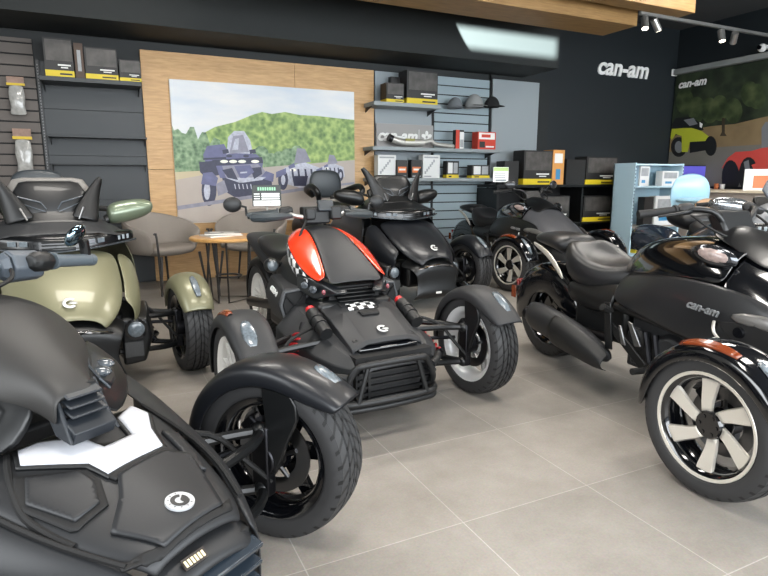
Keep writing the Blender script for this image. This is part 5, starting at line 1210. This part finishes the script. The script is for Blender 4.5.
# counter by the right wall with screen and small things
zc=1.04; c0=at_z(700,189.5,zc)
ctop=M('counter_top_beige','#cdbfa8',.4); 
t=thing('counter','beige topped service counter below the mural','counter',(8.71,5.6,0))
G().box((0,0,zc-.02),(.85,3.0,.04)).obj('worktop',ctop,t,bevel=.004)
G().box((.03,0,(zc-.04)/2),(.75,2.9,zc-.04)).obj('body',M('counter_body','#9c9086',.6),t)
a=at_y(676,165,6.6); b=at_y(711,186,6.6)
t=thing('monitor','thin screen with a violet picture on the counter','monitor',((a.x+b.x)/2-.05,6.6,zc),-.1)
w=(b.x-a.x); h=a.z-zc-.03
G().box((0,0,.03+h/2),(w,.025,h)).obj('screen_case',black_satin,t,bevel=.003)
G().box((0,-.0135,.03+h/2),(w*.95,.002,h*.92)).obj('screen',M('screen_violet','#5a55b5',.3,emit=.35,ecol='#5a55c0'),t)
G().box((0,.03,.015),(w*.4,.16,.02)).obj('stand',black_satin,t); G().box((0,.02,.05),(.05,.02,.08)).obj('neck',black_satin,t)
for (px,Y,lab,m,r,h) in ((716,6.2,'small orange cup on the counter before the mural',M('cup_orange','#b86a3c',.5),.035,.09),(722,6.2,'white cup next to the orange cup on the counter',print_w,.04,.08)):
    q=at_y(px,188,Y); g=G().lathe([(0,0),(r*.8,0),(r,h),(r-.006,h),(r*.75,.008),(0,.008)],R=Matrix(((1,0,0),(0,0,1),(0,1,0))),n=20); g.tube([(r*.9,0,h*.8),(r*1.5,0,h*.7),(r*1.4,0,h*.35),(r*.85,0,h*.3)],.006,n=6,smoothk=3)
    o=g.obj('cup',m); o.location=(q.x,Y,zc); tag(o,lab,'cup')
q=at_y(701,186,6.4); o=G().prism([(-.14,-.1,0),(.12,-.12,0),(.15,.08,0),(-.1,.11,0)],(0,0,.012)).prism([(-.08,-.06,.012),(.1,-.09,.012),(.1,.05,.012),(-.05,.07,.012)],(0,0,.02)).obj('cloth',M('cloth_pale','#cbb9ad',.9,noise=.3,nscale=20),bevel=.005); o.location=(q.x,q.y,zc); tag(o,'crumpled pale cloth lying on the counter left of the cups','cloth')
Y=5.2; a=at_y(753,169,Y); b=at_y(775,187,Y); t=thing('desk_card','white card with an orange panel standing on the counter','sign',((a.x+b.x)/2,Y,zc),-.5)
g=G().box((0,0,(a.z-zc)/2),(b.x-a.x,.02,a.z-zc)); g.box((.04,-.011,(a.z-zc)*.4),((b.x-a.x)*.7,.003,(a.z-zc)*.6),mi=1); g.obj('card',[print_w,M('card_orange','#c46a3f',.5)],t,weld=False)
# bar stools at the counter
def stool(label,px,py,Y,ms,r,rz):
    q=at_y(px,py,Y); top=q.z
    t=thing('bar_stool',label,'stool',(q.x,Y,0),rz)
    rows=[]
    zs_=top-r*.95
    for i in range(13):
        a=PI*(i/12); ring=[]
        y=-r+2*r*i/12; hgt=math.sqrt(max(0,1-(y/r)**2))**.8
        rows.append([(-.02,y*.8,zs_-.22),(.0,y*.95,zs_-.1),(.03*(1-(y/r)**2),y,zs_+.0),(.04*(1-(y/r)**2)+.0,y,zs_+.5*(top-zs_)*hgt),(0,y,zs_+(top-zs_)*hgt)])
    b=G().grid(rows).obj('backrest',ms,t,solid=.02,sub=1)
    G().ell((.0,0,zs_+.42*(top-zs_)),(.02,.045,.05)).obj('handle_hole',M('hole_tan','#c9a566',.6),b)
    G().ell((.2,0,zs_-.10),(.2,r*.95,.04)).obj('seat',ms,t)
    G().tube([(.2,0,.03),(.2,0,zs_-.1)],.03,n=12).obj('column',chrome,t)
    G().lathe([(0,0),(.21,0),(.21,.012),(.04,.035),(0,.035)],c=(.2,0,0),R=Matrix(((1,0,0),(0,0,1),(0,1,0))),n=28).obj('base',chrome,t)
    return t
stool('pale blue bar stool with rounded back before the counter',692,173,5.3,M('stool_blue','#8fb3c4',.3,coat=.4),.27,-.5+PI/2+PI)
stool('low tan backed bar stool in front of the pale blue stool',708,198,4.6,M('stool_tan','#9c7d5f',.5),.17,-.5+PI/2+PI)
# ================================================================== LIGHT, CAMERA
def area(name,loc,target,w,h,power,col=(1,1,1)):
    l=bpy.data.lights.new(name,'AREA'); l.shape='RECTANGLE'; l.size=w; l.size_y=h; l.energy=power; l.color=col
    o=bpy.data.objects.new(name,l); COL.objects.link(o); o.location=loc
    o.rotation_euler=(Vector(target)-Vector(loc)).to_track_quat('-Z','Y').to_euler(); return o
area('shopfront_daylight',(1.2,YF+.1,1.9),(1.2,4,.9),6.5,2.6,500,(.93,.97,1))
area('shopfront_daylight',(6.8,YF+.1,1.9),(6.5,4,1.2),4.4,2.6,420,(.88,.95,1))
for x in (.3,3.2,6.2):
    for y in (1.2,4.0):
        area('ceiling_panel_light',(x,y,ZC-.03),(x,y,0),1.5,.5,75,(1,.95,.88))
def spotl(name,loc,target,power,ang,blend,col,size=.05):
    l=bpy.data.lights.new(name,'SPOT'); l.energy=power; l.spot_size=math.radians(ang); l.spot_blend=blend; l.color=col; l.shadow_soft_size=size
    o=bpy.data.objects.new(name,l); COL.objects.link(o); o.location=loc; o.rotation_euler=(Vector(target)-Vector(loc)).to_track_quat('-Z','Y').to_euler(); return o
tg=at_y(612,-52,6.52)
sp0=Vector((-2.3,-2.15,.35))
spotl('sun_glint',sp0,tg,280000,19.5,.03,(.9,1,.98),.002)
k_=(bx+.02-sp0.x)/(6.52-sp0.y); yy=-1.85; xx=sp0.x+(yy-sp0.y)*k_+.016
zz_=sp0.z+(bz-sp0.z-.03)*(yy-sp0.y)/(6.52-sp0.y)
struct(G().box((xx+.2,yy,ZC/2),(.4,.04,ZC)).obj('glint_mask_post',M('shopfront_frame')))  # unseen post added behind the camera to cut the glint's right edge
struct(G().box(((XL+xx)/2,yy,zz_/2),(xx-XL,.04,zz_)).obj('glint_mask_low',M('shopfront_frame')))  # added low board out of view, crops the glint from below
zt_=sp0.z+(zl_raft-.01-sp0.z)*(yy-sp0.y)/(5.4-sp0.y)
struct(G().box(((XL+xx)/2,yy,(zt_+ZC)/2),(xx-XL,.04,ZC-zt_)).obj('glint_mask_top',M('shopfront_frame')))  # added upper board out of view, keeps the glint off the raft
area('left_fill_light',(XL+.1,1.6,1.8),(2,2.4,.6),3.2,2.0,170,(.93,.97,1))  # fill lamp added to brighten left-facing sides; the wall has no window
spotl('sun_beam',(8.6,.5,3.4),at_y(655,200,6.3),420,22,.4,(.93,.98,1))
w=bpy.data.worlds.new('World'); sc.world=w; w.use_nodes=True
nt=w.node_tree; bg=nt.nodes['Background']; bg.inputs[0].default_value=(.75,.86,1,1); bg.inputs[1].default_value=.9
cam=bpy.data.cameras.new('Camera'); co=bpy.data.objects.new('Camera',cam); COL.objects.link(co)
cam.sensor_width=36; cam.lens=36*F_PX/768; cam.clip_start=.02
co.location=EYE; co.rotation_euler=(PI/2-PITCH,0,-YAW); sc.camera=co
sc.view_settings.view_transform='Standard'; sc.view_settings.look='None'; sc.view_settings.gamma=1; sc.view_settings.exposure=0.; sc.view_settings.use_curve_mapping=False
